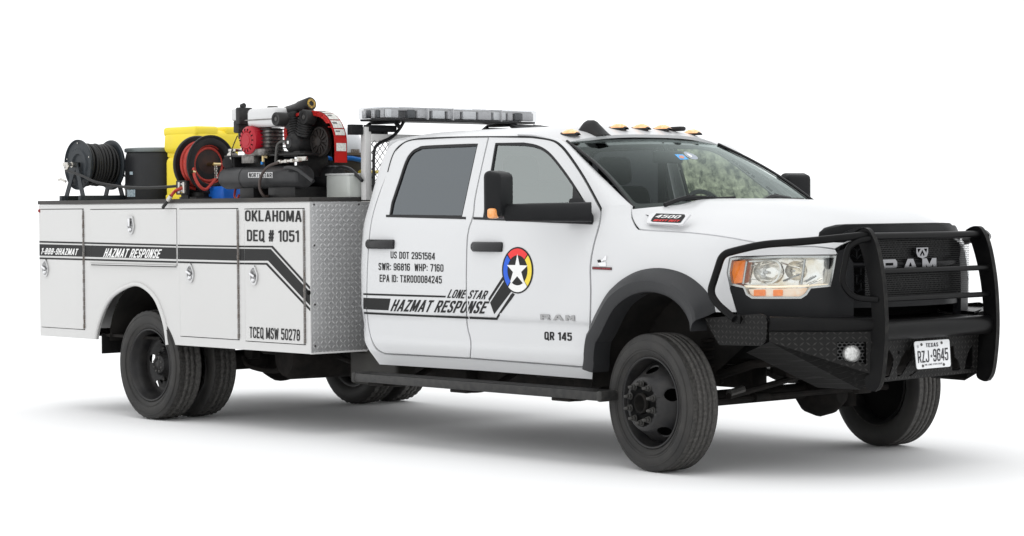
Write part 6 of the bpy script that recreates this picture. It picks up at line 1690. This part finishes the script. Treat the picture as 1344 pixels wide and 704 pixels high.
# hoses and pipes on the compressor
b = BM(); tube(b, curve_pts([at(376, 187, 'y', -1.04), at(370, 186, 'y', -1.06), at(364, 191, 'y', -1.07), at(362.5, 204, 'y', -1.07), at(362, 214, 'y', -1.07)], 6), .010, 8); mk('discharge_pipe', b, STEEL, AC, smooth=60)
b = BM(); tube(b, [at(364, 213.5, 'y', -1.12), at(378, 211.5, 'y', -1.12), at(396, 210.5, 'y', -1.10)], .010, 8)
for u in (368, 376, 384, 392): cyl(b, at(u-1.5, 213-(u-364)*.1, 'y', -1.12), at(u+1.5, 212.8-(u-364)*.1, 'y', -1.12), .015, 8)
box(b, at(397, 208.5, 'y', -1.1), (.09, .03, .03), .005); mk('outlet_manifold', b, FIT, AC)
b = BM(); tube(b, curve_pts([at(366, 213.5, 'y', -1.13), at(352, 219, 'y', -1.15), at(342.5, 232, 'y', -1.155), at(341, 247, 'y', -1.15), at(346, 257, 'y', -1.13), at(352, 258, 'y', -1.08)], 6), .0105, 8); mk('drain_hose', b, mat('brown_hose', (.05, .035, .03), .5), AC, smooth=60)
b = BM(); tube(b, curve_pts([at(309, 249, 'y', -1.0), at(308, 258, 'y', -1.02), at(311.5, 262, 'y', -1.04), at(314, 256, 'y', -1.02)], 6), .009, 8); mk('air_hose', b, HOSER, AC, smooth=60)
b = BM(); q = at(344, 216, 'y', -1.06); cyl(b, q, q+Vector((0, 0, .02)), .010, 8); mk('drain_valve', b, mat('valve_blue', (.02, .22, .6), .4), AC)
b = BM(); q = at(345.5, 205, 'y', -1.06); cyl(b, q+Vector((0, 0, -.04)), q+Vector((0, 0, .05)), .012, 8); cyl(b, q, q+Vector((.07, -.01, -.01)), .010, 8); mk('safety_valve', b, BRASS, AC)

# ---- white pressure tank behind the compressor with coiled hose
wq = at(446, 190, 'y', -.52); ztp = at(446, 166.5, 'y', -.52).z
WT = empty('white_tank', (wq.x, wq.y, 1.03), label='white domed tank with brown base standing between compressor and rack', cat='tank')
zs = at(446, 204, 'y', -.60).z
b = BM(); pr = [(.178, zs)]+[(.178*math.cos(t)**.8 if math.cos(t) > 0 else 0.0, ztp-.21+.21*math.sin(t)) for t in [math.pi/2*k/12 for k in range(12)]]+[(.0001, ztp)]
lathe(b, [(r, z-1.03) for r, z in pr], (wq.x, wq.y, 1.03), UP, 40); mk('tank_shell', b, mat('tank_white', (.66, .68, .70), .3, spec=.4, coat=.2), WT, smooth=60)
b = BM(); lathe(b, [(.001, 0), (.14, 0), (.15, .3), (.15, zs-1.03-.16), (.172, zs-1.03-.08), (.182, zs-1.03), (.175, zs-1.03)], (wq.x, wq.y, 1.03), UP, 40); mk('tank_base', b, mat('dusty_brown', (.085, .075, .062), .7, noise_amt=.8, noise_scale=9, noise_col=(.05, .042, .035)), WT, smooth=60)
b = BM(); lathe(b, [(.181, 0), (.187, 0), (.187, .018), (.181, .018)], (wq.x, wq.y, zs), UP, 40); mk('tank_band', b, mat('band_tan', (.16, .12, .08), .5), WT)
def MWt(a, z): return (wq.x+.1795*math.cos(a), wq.y+.1795*math.sin(a), z)
P = PX(MWt, [(460.5, 196), (471.5, 196.2), (471.5, 201.4), (460.5, 201)], (-.6, 1.9)); panel('tank_label', P, MWt, (1, -1, 0), mat('label_brown', (.12, .085, .06), .5, noise_amt=.8, noise_scale=90, noise_col=(.45, .42, .38)), WT, off=.001, h=(.08, 0))
CO = empty('coiled_hose', (wq.x, wq.y, zs-.05), label='blue and yellow hoses looped round the base of the white tank', cat='hose')
HB = mat('blue_hose', (.01, .16, .55), .35, spec=.4); HY = mat('yellow_hose', (.80, .60, .03), .35, spec=.4)
b = BM(); tube(b, curve_pts([Vector((wq.x+.20*math.cos(t), wq.y+.20*math.sin(t), zs-.022-.03*max(0, math.sin(t*1.0+.3)))) for t in [R_(-150+15*k) for k in range(18)]], 3), .017, 8); mk('blue_hose', b, HB, CO, smooth=60)
b = BM(); tube(b, curve_pts([at(478, 207, 'y', -.55), at(480, 214, 'y', -.52), at(477, 223, 'y', -.50), at(472, 227, 'y', -.50)], 5), .016, 8); mk('yellow_hose', b, HY, CO, smooth=60)
b = BM(); tube(b, [at(470, 226, 'y', -.45), at(500, 226, 'y', -.05)], .012, 8); mk('yellow_hose', b, HY, CO, smooth=60)
# ---- translucent white box at the front of the bed
xb_ = at(457, 246, 'y', -.78)
WB = empty('white_box', (xb_.x, xb_.y, ZTOP), label='pale translucent plastic box at the front corner behind the rack post', cat='box')
zt2 = at(440, 229.5, 'y', -.8).z
PW = mat('translucent_plastic', (.50, .52, .50), .45, spec=.3, noise_amt=.6, noise_scale=4, noise_col=(.42, .44, .40))
b = BM(); box(b, (xb_.x-.02, xb_.y+.04, (ZTOP+zt2)/2), (.26, .24, zt2-ZTOP), .018, seg=3); mk('box_body', b, PW, WB, smooth=35)
b = BM(); box(b, (xb_.x-.02, xb_.y+.04, zt2), (.268, .248, .014), .006); mk('box_lid', b, mat('box_lid_white', (.55, .56, .55), .4), WB)
